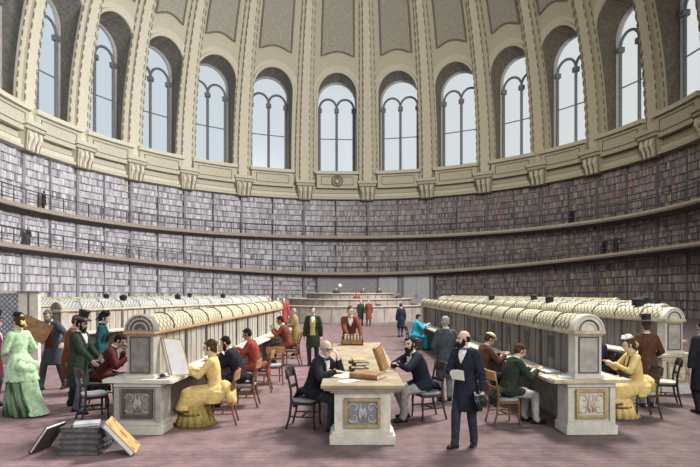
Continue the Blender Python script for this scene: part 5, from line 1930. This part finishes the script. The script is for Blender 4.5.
# gallery figures
def on_gallery(px, zf, lab, c, yawoff=0, S=1.0):
    t = th_at(px, R0 - 0.75)
    p = pol(R0 - 0.75, t, zf(t) + 0.035)
    person(lab, p.x, p.y, math.degrees(-t) + yawoff, S, 'stand', 0, coat=c, trousers=c, hair=H_black, det=1, coat_open=False, base=p.z, group=None, rh=(0.15, 0.4, 1.35))
on_gallery(44, lambda t: Z_UP, 'tiny dark green figure on upper gallery at far left', C_green)
on_gallery(28, z_low, 'tiny slate figure on lower gallery at far left', C_slate, 160)
on_gallery(572, lambda t: Z_UP, 'tiny dark figure on upper gallery at right', C_black, 20)
on_gallery(604, z_low, 'tiny dark figure on lower gallery at right, left of its pair', C_black, 10)
on_gallery(616, z_low, 'tiny dark figure on lower gallery at right, right of its pair', C_black, -10, 1.08)

# ---------------------------------------------------------------- things held
def at_local(info, p): return info['world'](V(p))
# papers in the walker's hand
wr, dd, nn, w_ = walker['hands'][0]
c = at_local(walker, wr + dd * 0.13 + nn * 0.045 * 0 + V((0, 0.035, 0.0)))
m = MB()
for k in range(4): m.box((0.01 * k, 0.004 * k, 0), (0.17, 0.003, 0.15 - 0.01 * k))
o = m.build('paper_bundle', M_paper); o.location = c; o.rotation_euler = (math.radians(-12), 0, math.radians(140))
tag(o, 'bundle of grey papers held against the walking man\'s chest', 'papers')
wr, dd, nn, w_ = walker['hands'][1]
c = at_local(walker, wr + dd * 0.13 + nn * 0.03)
r = empty('felt_hat', c, 0, 'black hat hanging from the walking man\'s left hand', 'hat')
r.rotation_euler = (math.radians(70), math.radians(10), math.radians(60))
m = MB(); m.lathe([(0.15, -0.003), (0.152, 0.004), (0.10, 0.008), (0.095, 0.07), (0.08, 0.105), (0.04, 0.12), (0.005, 0.122)], (0, 0, -0.05), 20); m.build('crown', C_silkhat, r, smooth=True)
m = MB(); m.lathe([(0.099, 0.012), (0.098, 0.035), (0.094, 0.035), (0.094, 0.012)], (0, 0, -0.05), 20); m.build('hat_band', M_grey_cover, r)
# big portfolio under the porter's arm
r = empty('portfolio', (-7.16, 12.02, 1.46), 0, 'large brown portfolio carried by the stooping bearded man', 'portfolio')
r.rotation_euler = Euler((math.radians(-14), math.radians(24), math.radians(6)), 'XYZ')
m = MB(); m.box((0, 0.02, 0), (0.66, 0.012, 0.46)); m.box((0, -0.02, 0), (0.66, 0.012, 0.46)); m.build('cover', M_leather, r)
m = MB(); m.box((0, 0, 0), (0.62, 0.027, 0.42)); m.build('sheets', M_paper, r)
m = MB()
for k in (-0.2, 0.2): m.tube([(k, 0.03, 0.235), (k, 0.0, 0.25), (k, -0.03, 0.235)], 0.006, 6)
m.build('tie', M_black, r)
# books held by distant readers
b_ = open_book('open white book held by the figure in bright blue', (3.02, 20.82, 0.98), -1.5, 0.16, 0.26, M_leather, 0.4)
# ================================================================ LIGHT AND CAMERA
w = bpy.data.worlds.new('sky')
scene.world = w
w.use_nodes = True
nt = w.node_tree
bg = nt.nodes['Background']
tc = nt.nodes.new('ShaderNodeTexCoord')
sep = nt.nodes.new('ShaderNodeSeparateXYZ')
nt.links.new(tc.outputs['Generated'], sep.inputs[0])
ramp = nt.nodes.new('ShaderNodeValToRGB')          # bluer to the left, whiter to the right: an overcast London sky
ramp.color_ramp.elements[0].position = 0.1
ramp.color_ramp.elements[0].color = (0.66, 0.76, 0.84, 1)
ramp.color_ramp.elements[1].position = 0.75
ramp.color_ramp.elements[1].color = (0.84, 0.85, 0.82, 1)
mr = nt.nodes.new('ShaderNodeMapRange')
mr.inputs['From Min'].default_value = -1
mr.inputs['From Max'].default_value = 1
nt.links.new(sep.outputs[0], mr.inputs['Value'])
nt.links.new(mr.outputs[0], ramp.inputs['Fac'])
nt.links.new(ramp.outputs['Color'], bg.inputs['Color'])
bg.inputs['Strength'].default_value = 0.94


def area(name, loc, target, size, power, col=(1, 1, 1)):
    l = bpy.data.lights.new(name, 'AREA')
    l.shape = 'DISK'
    l.size = size
    l.energy = power
    l.color = col
    o = bpy.data.objects.new(name, l)
    link(o)
    o.location = loc
    o.rotation_euler = (V(target) - V(loc)).to_track_quat('-Z', 'Y').to_euler()
    return o


area('fill_dome_right', (15, 24, 21), (-22, 50, 9), 9, 15000, (1.0, 0.98, 0.95))  # added area lamp inside the dome, brightens the left wall
area('fill_behind_viewer', (8, -5, 9), (0.5, 9, 0.8), 5, 1300, (1.0, 0.97, 0.92))  # added fill lamp behind the camera for the front faces
area('key_over_desks', (6, 16, 15), (-2, 8, 0), 3, 4200, (1.0, 0.97, 0.92))  # added lamp inside the room, stands in for daylight from back right

bpy.data.scenes.remove(WORK)
lw = area('fill_left_shelves', (12, 18, 15.5), (-27, 48, 6), 5, 1700, (0.97, 0.98, 1.0))  # extra unseen lamp added to lift the left book wall
lw.data.spread = math.radians(75)
cam_d = bpy.data.cameras.new('camera')
cam = bpy.data.objects.new('camera', cam_d)
link(cam)
cam.location = (0, 0, HC)
cam.rotation_euler = (PI / 2, 0, 0)
cam_d.sensor_width = 36.0
cam_d.lens = F / 700.0 * 36.0
cam_d.shift_y = (CY - 233.5) / 700.0
cam_d.clip_end = 400
scene.camera = cam
scene.view_settings.view_transform = 'Standard'
scene.view_settings.look = 'None'
